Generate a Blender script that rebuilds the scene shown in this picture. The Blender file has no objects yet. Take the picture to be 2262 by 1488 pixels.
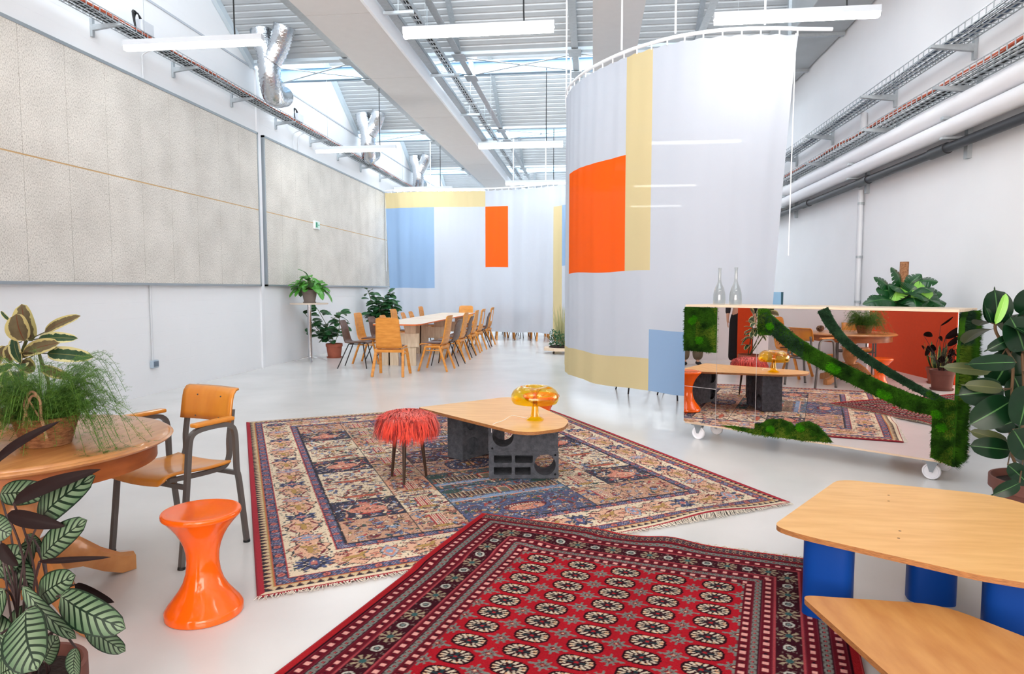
import bpy, math, random
import numpy as np
from mathutils import Vector, Matrix
sc = bpy.context.scene
random.seed(7); rng = np.random.default_rng(11)
# ---------------------------------------------------------------- camera (fitted to the photograph)
F, CX, CY, VX, VY, H = 1490., 1131., 744., 1308., 638., 1.373
_p = math.atan((CY - VY) / F)
_up = Vector((0, math.cos(_p), math.sin(_p)))
_d = Vector((VX - CX, CY - VY, -F)).normalized()
_y = (_d - _up * _d.dot(_up)).normalized()
_x = _y.cross(_up)
RM = Matrix((_x, _y, _up))
cam_data = bpy.data.cameras.new('camera')
cam_data.sensor_width = 36; cam_data.lens = F / 2262 * 36; cam_data.clip_start = .05; cam_data.clip_end = 200
cam = bpy.data.objects.new('camera', cam_data); sc.collection.objects.link(cam)
cam.matrix_world = Matrix.Translation((0, 0, H)) @ RM.to_4x4()
sc.camera = cam
# helpers that turn a measured point of the photograph into a place in the room
def _ray(px, py): return RM @ Vector((px - CX, -(py - CY), -F))
def at(px, py, Y):
    r = _ray(px, py); return Vector((0, 0, H)) + r * (Y / r.y)
def onz(px, py, z=0.):
    r = _ray(px, py); return Vector((0, 0, H)) + r * ((z - H) / r.z)
# ---------------------------------------------------------------- world, exposure
sc.view_settings.view_transform = 'Standard'; sc.view_settings.look = 'None'
sc.view_settings.exposure = 1.12; sc.view_settings.gamma = 1; sc.view_settings.use_curve_mapping = False
w = bpy.data.worlds.new('overcast sky'); sc.world = w; w.use_nodes = True
w.node_tree.nodes['Background'].inputs[0].default_value = (.80, .90, 1, 1)
w.node_tree.nodes['Background'].inputs[1].default_value = 1.0
GLAZE = 3.3      # daylight through the north-light glazing
TUBE = 15.0      # LED battens
sc.cycles.adaptive_threshold = .02
# ---------------------------------------------------------------- materials
def lin(c): return tuple(((v / 255 + .055) / 1.055) ** 2.4 if v > 10 else v / 255 / 12.92 for v in c)
MATS = {}
def mat(name, rgb, rough=.5, metal=0., noise=0., nscale=8., bump=0., bscale=60., spec=.5, trans=0., ior=1.45, coat=0., rgb2=None, stretch=None, detail=4., sheen=0.):
    if name in MATS: return MATS[name]
    m = bpy.data.materials.new(name); m.use_nodes = True; nt = m.node_tree; b = nt.nodes['Principled BSDF']
    c = lin(rgb) + (1,); b.inputs['Base Color'].default_value = c
    b.inputs['Roughness'].default_value = rough; b.inputs['Metallic'].default_value = metal
    b.inputs['Specular IOR Level'].default_value = spec; b.inputs['Transmission Weight'].default_value = trans
    b.inputs['IOR'].default_value = ior; b.inputs['Coat Weight'].default_value = coat
    b.inputs['Coat Roughness'].default_value = .06; b.inputs['Sheen Weight'].default_value = sheen
    N = nt.nodes.new; L = nt.links.new
    tc = N('ShaderNodeTexCoord'); mp = N('ShaderNodeMapping'); L(tc.outputs['Object'], mp.inputs[0])
    if stretch: mp.inputs['Scale'].default_value = stretch
    if noise > 0 or rgb2:
        n = N('ShaderNodeTexNoise'); n.inputs['Scale'].default_value = nscale; n.inputs['Detail'].default_value = detail
        L(mp.outputs[0], n.inputs['Vector'])
        r = N('ShaderNodeValToRGB'); r.color_ramp.elements[0].position = .32; r.color_ramp.elements[1].position = .68
        c2 = lin(rgb2) if rgb2 else tuple(v * (1 - noise) for v in c[:3])
        r.color_ramp.elements[0].color = c2 + (1,); r.color_ramp.elements[1].color = c
        L(n.outputs[0], r.inputs[0]); L(r.outputs[0], b.inputs['Base Color'])
    if bump > 0:
        n2 = N('ShaderNodeTexNoise'); n2.inputs['Scale'].default_value = bscale; n2.inputs['Detail'].default_value = 3
        L(mp.outputs[0], n2.inputs['Vector'])
        bp = N('ShaderNodeBump'); bp.inputs['Strength'].default_value = bump; bp.inputs['Distance'].default_value = .01
        L(n2.outputs[0], bp.inputs['Height']); L(bp.outputs[0], b.inputs['Normal'])
    MATS[name] = m; return m
def emis(name, rgb, s):
    m = bpy.data.materials.new(name); m.use_nodes = True; nt = m.node_tree; nt.nodes.clear()
    e = nt.nodes.new('ShaderNodeEmission'); o = nt.nodes.new('ShaderNodeOutputMaterial')
    e.inputs[0].default_value = tuple(rgb) + (1,); e.inputs[1].default_value = s
    nt.links.new(e.outputs[0], o.inputs[0]); return m
def cloth(name, rgb, tr=.35, rgb_t=None):
    m = bpy.data.materials.new(name); m.use_nodes = True; nt = m.node_tree; nt.nodes.clear(); N = nt.nodes.new; L = nt.links.new
    d = N('ShaderNodeBsdfDiffuse'); t = N('ShaderNodeBsdfTranslucent'); p = N('ShaderNodeBsdfTransparent'); x = N('ShaderNodeMixShader'); x2 = N('ShaderNodeMixShader'); o = N('ShaderNodeOutputMaterial')
    d.inputs[0].default_value = lin(rgb) + (1,); t.inputs[0].default_value = lin(rgb_t or rgb) + (1,)
    x.inputs[0].default_value = tr; L(d.outputs[0], x.inputs[1]); L(t.outputs[0], x.inputs[2])
    x2.inputs[0].default_value = .008; L(x.outputs[0], x2.inputs[1]); L(p.outputs[0], x2.inputs[2]); L(x2.outputs[0], o.inputs[0])
    tc = N('ShaderNodeTexCoord'); n = N('ShaderNodeTexNoise'); n.inputs['Scale'].default_value = 5; n.inputs['Detail'].default_value = 5
    mp = N('ShaderNodeMapping'); mp.inputs['Scale'].default_value = (1, 1, .35); L(tc.outputs['Object'], mp.inputs[0]); L(mp.outputs[0], n.inputs[0])
    b = N('ShaderNodeBump'); b.inputs['Strength'].default_value = .2; b.inputs['Distance'].default_value = .02; L(n.outputs[0], b.inputs['Height'])
    L(b.outputs[0], d.inputs['Normal']); return m
def thin_glass(name, tint, refl=1.0):
    m = bpy.data.materials.new(name); m.use_nodes = True; nt = m.node_tree; nt.nodes.clear(); N = nt.nodes.new; L = nt.links.new
    t = N('ShaderNodeBsdfTransparent'); g = N('ShaderNodeBsdfGlossy'); lw = N('ShaderNodeLayerWeight'); lw.inputs[0].default_value = .5; pw = N('ShaderNodeMath'); pw.operation = 'POWER'; pw.inputs[1].default_value = 4; L(lw.outputs['Facing'], pw.inputs[0]); f = N('ShaderNodeMath'); f.operation = 'MULTIPLY_ADD'; f.inputs[1].default_value = .75; f.inputs[2].default_value = .045; L(pw.outputs[0], f.inputs[0]); x = N('ShaderNodeMixShader'); o = N('ShaderNodeOutputMaterial')
    t.inputs[0].default_value = tuple(tint) + (1,); g.inputs[0].default_value = (refl, refl, refl, 1); g.inputs['Roughness'].default_value = .02
    L(f.outputs[0], x.inputs[0]); L(t.outputs[0], x.inputs[1]); L(g.outputs[0], x.inputs[2]); L(x.outputs[0], o.inputs[0]); return m
# ---------------------------------------------------------------- mesh builder
COL = sc.collection
class MB:
    def __init__(s): s.v = []; s.f = []; s.m = []; s.uv = []; s.has_uv = False
    def add(s, vs, fs, mi=0, uvs=None):
        o = len(s.v); s.v += [tuple(v) for v in vs]
        for k, f in enumerate(fs):
            s.f.append(tuple(i + o for i in f)); s.m.append(mi)
            if uvs: s.has_uv = True; s.uv += [uvs[i] for i in f]
            else: s.uv += [(0, 0)] * len(f)
        return s
    def box(s, c, d, rz=0., mi=0, R=None):
        x, y, z = d[0] / 2, d[1] / 2, d[2] / 2
        M = R or Matrix.Rotation(rz, 3, 'Z'); c = Vector(c)
        vs = [c + M @ Vector(p) for p in ((-x,-y,-z),(x,-y,-z),(x,y,-z),(-x,y,-z),(-x,-y,z),(x,-y,z),(x,y,z),(-x,y,z))]
        return s.add(vs, [(0,3,2,1),(4,5,6,7),(0,1,5,4),(1,2,6,5),(2,3,7,6),(3,0,4,7)], mi)
    def b2(s, lo, hi, mi=0):
        return s.box([(a + b) / 2 for a, b in zip(lo, hi)], [abs(b - a) for a, b in zip(lo, hi)], mi=mi)
    def bar(s, a, b, w, h=None, mi=0, upv=(0, 0, 1)):
        a, b = Vector(a), Vector(b); d = b - a; L = d.length
        if L < 1e-6: return s
        y = d / L; u = Vector(upv)
        if abs(y.dot(u)) > .98: u = Vector((1, 0, 0))
        x = y.cross(u).normalized(); z = x.cross(y)
        R = Matrix((x, y, z)).transposed()
        return s.box((a + b) / 2, (w, L, h or w), mi=mi, R=R)
    def tube(s, pts, r, n=8, mi=0, cap=True, closed=False):
        P = [Vector(p) for p in pts]; k = len(P); rs = r if isinstance(r, (list, tuple)) else [r] * k
        vs = []; up = None
        for i, p in enumerate(P):
            a = P[(i - 1) % k] if (closed or i > 0) else p; b = P[(i + 1) % k] if (closed or i < k - 1) else p
            t = (b - a).normalized()
            if up is None:
                up = Vector((0, 0, 1)) if abs(t.z) < .9 else Vector((1, 0, 0))
            x = t.cross(up).normalized(); up = x.cross(t).normalized()
            for j in range(n):
                q = 2 * math.pi * (j + .5) / n; vs.append(p + (x * math.cos(q) + up * math.sin(q)) * rs[i])
        fs = []
        for i in range(k if closed else k - 1):
            for j in range(n):
                a = i * n + j; b = i * n + (j + 1) % n; c = ((i + 1) % k) * n + (j + 1) % n; d = ((i + 1) % k) * n + j
                fs.append((a, b, c, d))
        if cap and not closed: fs += [tuple(range(n))[::-1], tuple(range((k - 1) * n, k * n))]
        return s.add(vs, fs, mi)
    def lathe(s, prof, n=32, c=(0, 0, 0), mi=0, wob=None):
        vs = []; fs = []; cx, cy, cz = c
        for r, z in prof:
            for j in range(n):
                q = 2 * math.pi * j / n; rr = r * (wob(q, z) if wob else 1)
                vs.append((cx + rr * math.cos(q), cy + rr * math.sin(q), cz + z))
        for i in range(len(prof) - 1):
            for j in range(n):
                fs.append((i * n + j, i * n + (j + 1) % n, (i + 1) * n + (j + 1) % n, (i + 1) * n + j))
        if prof[0][0] > 1e-4: fs.append(tuple(range(n))[::-1])
        if prof[-1][0] > 1e-4: fs.append(tuple(range((len(prof) - 1) * n, len(prof) * n)))
        return s.add(vs, fs, mi)
    def prism(s, poly, z0, z1, mi=0, fr=None):
        n = len(poly); T = fr or (lambda u, v, h: Vector((u, v, h)))
        area = sum(poly[i][0] * poly[(i + 1) % n][1] - poly[(i + 1) % n][0] * poly[i][1] for i in range(n))
        if area < 0: poly = poly[::-1]
        vs = [T(u, v, z0) for u, v in poly] + [T(u, v, z1) for u, v in poly]
        fs = [tuple(range(n))[::-1], tuple(range(n, 2 * n))] + [(i, (i + 1) % n, n + (i + 1) % n, n + i) for i in range(n)]
        return s.add(vs, fs, mi)
    def grid(s, P, mi=0, uv=None):      # P[i][j]
        a, b = len(P), len(P[0]); vs = [p for r in P for p in r]
        fs = [(i * b + j, i * b + j + 1, (i + 1) * b + j + 1, (i + 1) * b + j) for i in range(a - 1) for j in range(b - 1)]
        u = [q for r in uv for q in r] if uv else None
        return s.add(vs, fs, mi, u)
    def build(s, name, mats, parent=None, smooth=False, bevel=0., solid=0., world=False, sub=0, tris=None):
        if not isinstance(mats, (list, tuple)): mats = [mats]
        vs = s.v
        if world and parent is not None:
            Mi = ROOTM[parent.name].inverted(); vs = [tuple(Mi @ Vector(v)) for v in vs]
        me = bpy.data.meshes.new(name); me.from_pydata(vs, [], s.f); me.update()
        for m in mats: me.materials.append(m)
        if len(mats) > 1: me.polygons.foreach_set('material_index', s.m)
        if s.has_uv:
            l = me.uv_layers.new(name='UVMap'); l.data.foreach_set('uv', np.array(s.uv, dtype=np.float32).ravel())
        if smooth:
            me.polygons.foreach_set('use_smooth', [True] * len(me.polygons))
            if smooth != 'all': me.set_sharp_from_angle(angle=math.radians(40))
        o = bpy.data.objects.new(name, me); COL.objects.link(o)
        if parent is not None: o.parent = parent
        if solid:
            q = o.modifiers.new('thickness', 'SOLIDIFY'); q.thickness = solid; q.offset = 0
        if bevel:
            q = o.modifiers.new('bevel', 'BEVEL'); q.width = bevel; q.segments = 2; q.limit_method = 'ANGLE'; q.angle_limit = math.radians(40)
        if sub:
            q = o.modifiers.new('sub', 'SUBSURF'); q.levels = sub; q.render_levels = sub
        return o
ROOTM = {}
def _split(s):
    par = list(range(len(s.v)))
    def fd(a):
        while par[a] != a: par[a] = par[par[a]]; a = par[a]
        return a
    for f in s.f:
        r0 = fd(f[0])
        for v in f[1:]: par[fd(v)] = r0
    out = {}; u = 0
    for f, mi in zip(s.f, s.m):
        m, mp = out.setdefault(fd(f[0]), (MB(), {}))
        for v in f:
            if v not in mp: mp[v] = len(m.v); m.v.append(s.v[v])
        m.f.append(tuple(mp[v] for v in f)); m.m.append(mi); m.uv += [(0, 0)] * len(f)
    return [m for m, _ in out.values()]
def _each(s, name, mats, parent=None, **kw):
    return [m.build(name, mats, parent, **kw) for m in _split(s)]
MB.each = _each
def tag(o, label, cat, group=None, kind=None):
    if label: o['label'] = label
    if cat: o['category'] = cat
    if group: o['group'] = group
    if kind: o['kind'] = kind
    return o
def thing(name, label, cat, loc=(0, 0, 0), rz=0., group=None):
    o = bpy.data.objects.new(name, None); COL.objects.link(o); o.empty_display_size = .1
    o.location = loc; o.rotation_euler = (0, 0, rz)
    ROOTM[o.name] = Matrix.Translation(loc) @ Matrix.Rotation(rz, 4, 'Z')
    return tag(o, label, cat, group)
def struct(o): o['kind'] = 'structure'; return o
def copy_tree(o, loc, rz, label, group=None):
    c = o.copy(); COL.objects.link(c); c.location = loc; c.rotation_euler = (0, 0, rz)
    c['label'] = label
    if group: c['group'] = group
    elif 'group' in c: del c['group']
    for ch in list(o.children):
        d = ch.copy(); COL.objects.link(d); d.parent = c
        for g in list(ch.children):
            e = g.copy(); COL.objects.link(e); e.parent = d
    return c
def arc(c, r, a0, a1, n=6):
    return [(c[0] + r * math.cos(a0 + (a1 - a0) * i / n), c[1] + r * math.sin(a0 + (a1 - a0) * i / n)) for i in range(n + 1)]
def round_poly(P, rad, n=5):
    out = []; k = len(P); rs = rad if isinstance(rad, (list, tuple)) else [rad] * k
    for i in range(k):
        p = Vector(P[i]); a = Vector(P[i - 1]) - p; b = Vector(P[(i + 1) % k]) - p
        r = min(rs[i], a.length * .45, b.length * .45); p0 = p + a.normalized() * r; p1 = p + b.normalized() * r
        for j in range(n + 1):
            t = j / n; q = p0 * (1 - t) ** 2 + p * 2 * t * (1 - t) + p1 * t * t; out.append((q.x, q.y))
    return out
def smooth_path(P, n=6):
    P = [Vector(p) for p in P]; out = []
    for i in range(len(P) - 1):
        p0 = P[max(i - 1, 0)]; p1 = P[i]; p2 = P[i + 1]; p3 = P[min(i + 2, len(P) - 1)]
        for k in range(n):
            t = k / n
            out.append(.5 * ((2 * p1) + (p2 - p0) * t + (2 * p0 - 5 * p1 + 4 * p2 - p3) * t * t + (3 * p1 - p0 - 3 * p2 + p3) * t ** 3))
    out.append(P[-1]); return out
# ---------------------------------------------------------------- shared materials
M_wall = mat('white emulsion', (232, 233, 236), .75, noise=.03, nscale=1.5, bump=.05, bscale=25)
M_floor = mat('light grey epoxy floor', (219, 217, 214), .22, noise=.10, nscale=1.3, detail=8, rgb2=(208, 206, 203), bump=.02, bscale=5, spec=.45)
M_deck = mat('galvanised roof deck', (186, 190, 193), .45, metal=.15, noise=.1, nscale=2)
M_steel = mat('pale blue grey painted steel', (196, 208, 216), .45)
M_galv = mat('galvanised steel', (172, 179, 184), .42, metal=.3, noise=.15, nscale=20)
M_dark = mat('black cable rubber', (28, 30, 32), .6)
M_white = mat('white powder coat', (238, 239, 242), .4)
M_red = mat('orange red cable', (196, 92, 60), .5)
M_led = emis('led diffuser', (1, .985, .95), TUBE)
M_glaze = emis('sky lit opal glazing', (.84, .93, 1), GLAZE); M_glaze2 = emis('brightened far bay glazing', (.84, .93, 1), GLAZE * 1.9)  # second copy glows stronger, only to brighten the far bays
M_beam = mat('blue grey painted beam', (128, 158, 180), .5)
M_chrome = mat('polished chrome', (200, 200, 204), .12, metal=1)
M_foil = mat('crinkled aluminium foil', (205, 208, 212), .2, metal=1, bump=1, bscale=22)
# ================================================================ ROOM
XL, XR, Y0, Y1, ZT = -5.7, 3.3, -4.4, 26.1, 8.3
o = struct(MB().b2((XL - .3, Y0 - .3, -.1), (XR + .3, Y1, 0)).build('floor', M_floor))
# wall materials
def wall_mat():
    m = mat('painted blockwork', (234, 235, 237), .7, noise=.03, nscale=.8)
    nt = m.node_tree; N = nt.nodes.new; L = nt.links.new
    tc = N('ShaderNodeTexCoord'); mp = N('ShaderNodeMapping'); mp.inputs['Rotation'].default_value = (0, math.pi / 2, math.pi / 2)
    sx = N('ShaderNodeSeparateXYZ'); cb = N('ShaderNodeCombineXYZ'); L(tc.outputs['Object'], sx.inputs[0]); L(sx.outputs[1], cb.inputs[0]); L(sx.outputs[2], cb.inputs[1])
    br = N('ShaderNodeTexBrick'); br.inputs['Scale'].default_value = 1; br.inputs['Brick Width'].default_value = 6; br.inputs['Row Height'].default_value = .2
    br.inputs['Mortar Size'].default_value = .004; br.inputs['Mortar Smooth'].default_value = .6
    L(cb.outputs[0], br.inputs['Vector']); bp = N('ShaderNodeBump'); bp.inputs['Strength'].default_value = .25; bp.inputs['Distance'].default_value = .004; bp.invert = True
    L(br.outputs['Fac'], bp.inputs['Height']); L(bp.outputs[0], nt.nodes['Principled BSDF'].inputs['Normal']); return m
M_block = wall_mat()
struct(MB().b2((XL - .3, Y0, 0), (XL, Y1, ZT)).build('wall_left', M_block))
struct(MB().b2((XR, Y0, 0), (XR + .3, Y1, ZT)).build('wall_right', M_wall))
struct(MB().b2((XL - .3, Y1, 0), (XR + .3, Y1 + .3, ZT)).build('wall_far', M_wall))
struct(MB().b2((XL - .3, Y0 - .3, 0), (XR + .3, Y0, ZT)).build('wall_back', M_wall))
# saw-tooth roof: deck sheets fall away from the camera, glazing rises at every low edge
LOW = [.87 - 5.05, .87, 5.92, 10.97, 16.02, 21.07]; ZL, ZH, PITCH = 5.15, 8.05, 5.05
mb = MB()
for y0 in LOW:
    if y0 < -4.3: continue
    n = 50; prof = []
    for k in range(n):
        t0 = k / n; dy = PITCH / n
        for a, h in ((0, 0), (.66, 0), (.74, .022), (.92, .022)):
            y = y0 + (k + a) * dy; z = ZH - (ZH - ZL) * (k + a) / n + h; prof.append((y, z))
    prof.append((y0 + PITCH, ZL))
    mb.grid([[(x, y, z) for y, z in prof] for x in (XL, XR)])
deck = mb.build('ceiling', M_deck); struct(deck)
nt = M_deck.node_tree; N = nt.nodes.new; L = nt.links.new   # perforations of the acoustic deck
tc = N('ShaderNodeTexCoord'); vo = N('ShaderNodeTexVoronoi'); vo.inputs['Scale'].default_value = 48; vo.inputs['Randomness'].default_value = 0
L(tc.outputs['Object'], vo.inputs['Vector']); cr = N('ShaderNodeValToRGB'); cr.color_ramp.elements[0].position = .12; cr.color_ramp.elements[1].position = .2
cr.color_ramp.elements[0].color = (.55, .55, .55, 1); cr.color_ramp.elements[1].color = (1, 1, 1, 1); L(vo.outputs['Distance'], cr.inputs[0])
mx = N('ShaderNodeMix'); mx.data_type = 'RGBA'; mx.blend_type = 'MULTIPLY'; mx.inputs[0].default_value = 1
src = nt.nodes['Principled BSDF'].inputs['Base Color'].links[0].from_socket
L(src, mx.inputs['A']); L(cr.outputs[0], mx.inputs['B']); L(mx.outputs['Result'], nt.nodes['Principled BSDF'].inputs['Base Color'])
for i, y in enumerate(LOW[1:] + [26.0]):
    pane = MB().b2((XL, y + .02, ZL + .12), (XR, y + .04, ZH)).build('window_%d' % (i + 1), M_glaze if y < 9 else M_glaze2); struct(pane)
    fr = MB()
    x = XL + .03
    while x < XR: fr.b2((x - .025, y + .05, ZL + .05), (x + .025, y + .1, ZH)); x += 1.0
    fr.b2((XL, y + .05, ZL + 1.4), (XR, y + .09, ZL + 1.45)); fr.build('window_frame', M_steel, pane)
    tr = struct(MB().b2((XL, y - .03, ZL - .03), (XR, y + .10, ZL + .08)).build('trim_gutter', M_steel))
    tr.name = 'trim_%d' % (i + 1)
# roof line flashing and the panel joint on the left wall
mb = MB()
for y0 in LOW: mb.bar((XL + .04, y0, ZH - .06), (XL + .04, y0 + PITCH, ZL - .06), .07, .12)
struct(mb.build('trim_20', M_steel))
struct(MB().b2((XL, Y0, 5.06), (XL + .012, Y1, 5.09)).build('trim_21', mat('joint grey', (186, 192, 200), .6)))
struct(MB().b2((XL, 11.08, 0), (XL + .03, 11.2, 5.06)).build('trim_22', M_wall))
# roof trusses running the length of the hall
for k, x in enumerate((-4.0, -2.15, -.3, 1.55)):
    t = thing('roof_truss', ['pale steel roof truss along the left edge of the wide grey duct', 'pale steel roof truss just right of the wide grey duct', 'pale steel roof truss above the bend of the tall curtain', 'pale steel roof truss rising behind the right hanging lamp'][k], 'roof truss', (x, 0, ZL), 0)
    m = MB(); m.b2((x - .05, Y0 + .02, 5.1), (x + .05, Y1 - .02, 5.115)).b2((x - .006, Y0 + .02, 5.1), (x + .006, Y1 - .02, 5.17)); m.build('bottom_chord', M_galv, t, world=True)
    r = MB(); p = MB(); d = MB(); g = MB()
    for y0 in LOW:
        r.bar((x, y0 + .12, ZH - .12), (x, y0 + PITCH - .05, ZL + .02), .07, .1)
        yl = y0 + PITCH
        if yl > 26: continue
        p.bar((x, yl + 1.08, 5.12), (x, yl + 1.08, ZL + (ZH - ZL) * .72), .08); p.bar((x, yl + .16, 5.12), (x, yl + .16, ZH - .05), .05)
        d.bar((x, yl + 1.08, 5.15), (x, yl + .2, ZL + 1.5), .05); d.bar((x, yl + 1.08, 5.15), (x, yl + 2.4, ZL + 1.45), .05); d.bar((x + .02, yl + .2, 5.15), (x + .02, yl + 1.05, ZL + 1.3), .04)
        for yy in (yl, yl + 1.08): g.box((x, yy, 5.085), (.2, .34, .012))
    r.each('rafter', M_galv, t, world=True); p.each('post', M_white, t, world=True); d.each('diagonal', M_white, t, world=True); g.each('gusset_plate', M_galv, t, world=True)
for k, yl in enumerate((10.97, 16.02, 21.07)):
    t = thing('cross_beam', ['pale blue steel cross beam nearest the camera, under the first roof valley', 'pale blue steel cross beam under the second roof valley', 'pale blue steel cross beam farthest down the hall'][k], 'beam', (-1.2, yl + 1.08, 5.12))
    y = yl + 1.08; m = MB()
    m.b2((XL + .02, y - .006, 5.15), (XR - .02, y + .006, 5.36)); m.b2((XL + .02, y - .06, 5.14), (XR - .02, y + .06, 5.152)); m.b2((XL + .02, y - .06, 5.35), (XR - .02, y + .06, 5.362))
    m.build('beam', M_beam, t, world=True)
    b = MB()
    for x0, x1 in ((-5.6, -4.0), (-4.0, -2.15), (-2.15, -.3), (-.3, 1.55), (1.55, 3.2)):
        b.bar((x0, yl + .14, 5.13), (x1, y - .07, 5.13), .04, .012); b.bar((x0, y - .07, 5.115), (x1, yl + .14, 5.115), .04, .012)
    b.each('cross_brace', M_galv, t, world=True)
# ceiling ducts
t = thing('ceiling_duct', 'wide flat beige grey duct crossing the ceiling above the dining table', 'duct', (-3.1, 8, 4.75))
m = MB(); y = -4.3
while y < 24: m.b2((-3.53, y, 4.72), (-2.70, min(y + 2.49, 24), 4.93)); y += 2.5
m.each('duct_panel', mat('beige grey duct board', (214, 211, 209), .6, noise=.03), t, world=True)
m = MB(); m.b2((-2.695, -4.3, 4.70), (-2.66, 24, 4.95)); m.build('edge_profile', M_white, t, world=True)
m = MB(); m.b2((-3.58, -4.3, 4.735), (-3.54, 24, 4.80)); m.build('rail', M_galv, t, world=True)
t = thing('ceiling_duct', 'beige grey duct ending behind the tall curtain rail', 'duct', (.3, 8, 4.75))
m = MB(); y = -4.3
while y < 24: m.b2((-.02, y, 4.75), (.6, min(y + 2.49, 24), 4.97)); y += 2.5
m.each('duct_panel', MATS['beige grey duct board'], t, world=True)
t = thing('ventilation_duct', 'large galvanised rectangular duct high along the right wall', 'duct', (2.95, 8, 4.75))
m = MB().b2((2.6, -4.3, 4.75), (3.27, 24, 5.2)); m.build('duct_body', mat('dull galvanised sheet', (172, 176, 178), .5, metal=.35, noise=.1, nscale=3), t, world=True, bevel=.01)
m = MB()
for y in (5.0, 6.6, 7.9, 8.15, 9.6, 11.1): m.b2((2.56, y, 4.71), (3.28, y + .06, 5.23))
m.each('flange', M_galv, t, world=True)
# long perforated cable tray under the middle truss
def ladder_tray(x, z, label, w=.1):
    t = thing('cable_tray', label, 'cable tray', (x, 8, z)); m = MB()
    m.b2((x - w / 2, -4.3, z), (x - w / 2 + .01, 24, z + .06)); m.b2((x + w / 2 - .01, -4.3, z), (x + w / 2, 24, z + .06))
    y = -4.2
    while y < 24: m.b2((x - w / 2, y, z), (x + w / 2, y + .05, z + .006)); y += .16
    m.build('tray', M_galv, t, world=True)
    h = MB(); y = 1.0
    while y < 24: h.tube([(x, y, z), (x, y, 5.3)], .005, 5); h.b2((x - .12, y - .02, z - .03), (x + .12, y + .02, z)); y += 1.7
    h.each('hanger', M_galv, t, world=True)
    c = MB()
    for q in (-.02, .01, .03): c.tube([(x + q, -4.2, z + .02), (x + q, 24, z + .02)], .009, 5)
    c.build('cable', M_dark, t, world=True); return t
ladder_tray(-2.32, 4.9, 'thin dark cable tray hung beside the wide grey duct', .1)
t = thing('cable_tray', 'slim cable tray tight against the right edge of the wide duct', 'cable tray', (-2.56, 8, 4.8)); m = MB()
m.b2((-2.62, -4.3, 4.86), (-2.5, 24, 4.866)); m.b2((-2.62, -4.3, 4.86), (-2.615, 24, 4.92)); m.b2((-2.505, -4.3, 4.86), (-2.5, 24, 4.92)); m.build('tray', M_galv, t, world=True)
m = MB(); y = 3
for y in (4.6, 6.3, 8.5, 11.0, 13.5, 16.0): m.b2((-2.64, y, 4.82), (-2.25, y + .04, 4.855)); m.tube([(-2.45, y + .02, 4.84), (-2.45, y + .02, 5.08)], .005, 5)
m.each('strut', M_steel, t, world=True)
# wire mesh trays on brackets along both walls
def wire_tray(side, x, z, ya, yb, label, cable, orange, bracket_ys, cabmat):
    t = thing('wire_cable_tray', label, 'cable tray', (x, (ya + yb) / 2, z)); w, h = .2, .06; m = MB(); rr = .0035
    for dx, dz in ((-w/2, h), (-w/2, 0), (-w/4, 0), (0, 0), (w/4, 0), (w/2, 0), (w/2, h)):
        m.b2((x + dx - rr, ya, z + dz - rr), (x + dx + rr, yb, z + dz + rr))
    y = ya
    while y < yb:
        m.b2((x - w/2, y - rr, z - rr), (x + w/2, y + rr, z + rr)); m.b2((x - w/2 - rr, y - rr, z), (x - w/2 + rr, y + rr, z + h)); m.b2((x + w/2 - rr, y - rr, z), (x + w/2 + rr, y + rr, z + h)); y += .1
    m.build('wire_mesh', M_galv, t, world=True)
    rr2 = random.Random(int(z * 100)); c = MB()
    for k in range(cable):
        q = x - .07 + .14 * k / max(1, cable - 1); pts = []; y = ya
        while y <= yb: pts.append((q + rr2.uniform(-.01, .01), y, z + .018 + rr2.uniform(-.004, .01))); y += .7
        c.tube(pts, .010, 5)
    c.build('cable', cabmat, t, world=True)
    if orange:
        c = MB()
        for q in (0, .03):
            pts = []; y = ya
            while y <= yb: pts.append((x + side * (.085 - q) + rr2.uniform(-.006, .006), y, z + .04 + rr2.uniform(-.012, .015))); y += .45
            c.tube(pts, .008, 5)
        c.build('orange_cable', M_red, t, world=True)
    for yb_ in bracket_ys:
        b = MB(); xw = XL + .003 if side > 0 else XR - .003
        b.b2((min(xw, xw + side * .03), yb_ - .02, z - .14), (max(xw, xw + side * .03), yb_ + .02, z + .06 if side > 0 else z + .13))
        b.add([(xw, yb_ - .018, z - .075), (xw + side * .38, yb_ - .018, z - .028), (xw + side * .38, yb_ - .018, z - .006), (xw, yb_ - .018, z - .006),
               (xw, yb_ + .018, z - .075), (xw + side * .38, yb_ + .018, z - .028), (xw + side * .38, yb_ + .018, z - .006), (xw, yb_ + .018, z - .006)],
              [(0,1,2,3),(7,6,5,4),(0,4,5,1),(1,5,6,2),(2,6,7,3),(3,7,4,0)])
        b.build('bracket', M_galv, t, world=True)
    return t
tl = wire_tray(1, -5.45, 4.38, 4.0, 22.0, 'wire cable tray with orange cables along the left wall above the boards', 5, True, [5.8 + 1.5 * i for i in range(9)], M_dark)
for k, y in enumerate((7.75, 12.1, 16.3)):
    j = thing('junction_box', ['grey junction box with looped black cables, nearest of those on the left tray', 'grey junction box with looped black cables, above the gap between boards', 'grey junction box with looped black cables, farthest on the left tray'][k], 'junction box', (-5.42, y, 4.44))
    MB().b2((-5.5, y, 4.46), (-5.38, y + .22, 4.60)).build('box', mat('grey plastic', (196, 200, 206), .5), j, world=True, bevel=.006)
    m = MB()
    for q in range(4):
        m.tube(smooth_path([(-5.44 + q * .012, y - .02 - q * .02, 4.42), (-5.44 + q * .012, y - .05 - q * .03, 4.60 + q * .012), (-5.44 + q * .012, y + .01 - q * .015, 4.67 - q * .01), (-5.44 + q * .012, y + .06, 4.57)], 4), .008, 5)
    m.each('cable_loop', M_dark, j, world=True)
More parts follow.
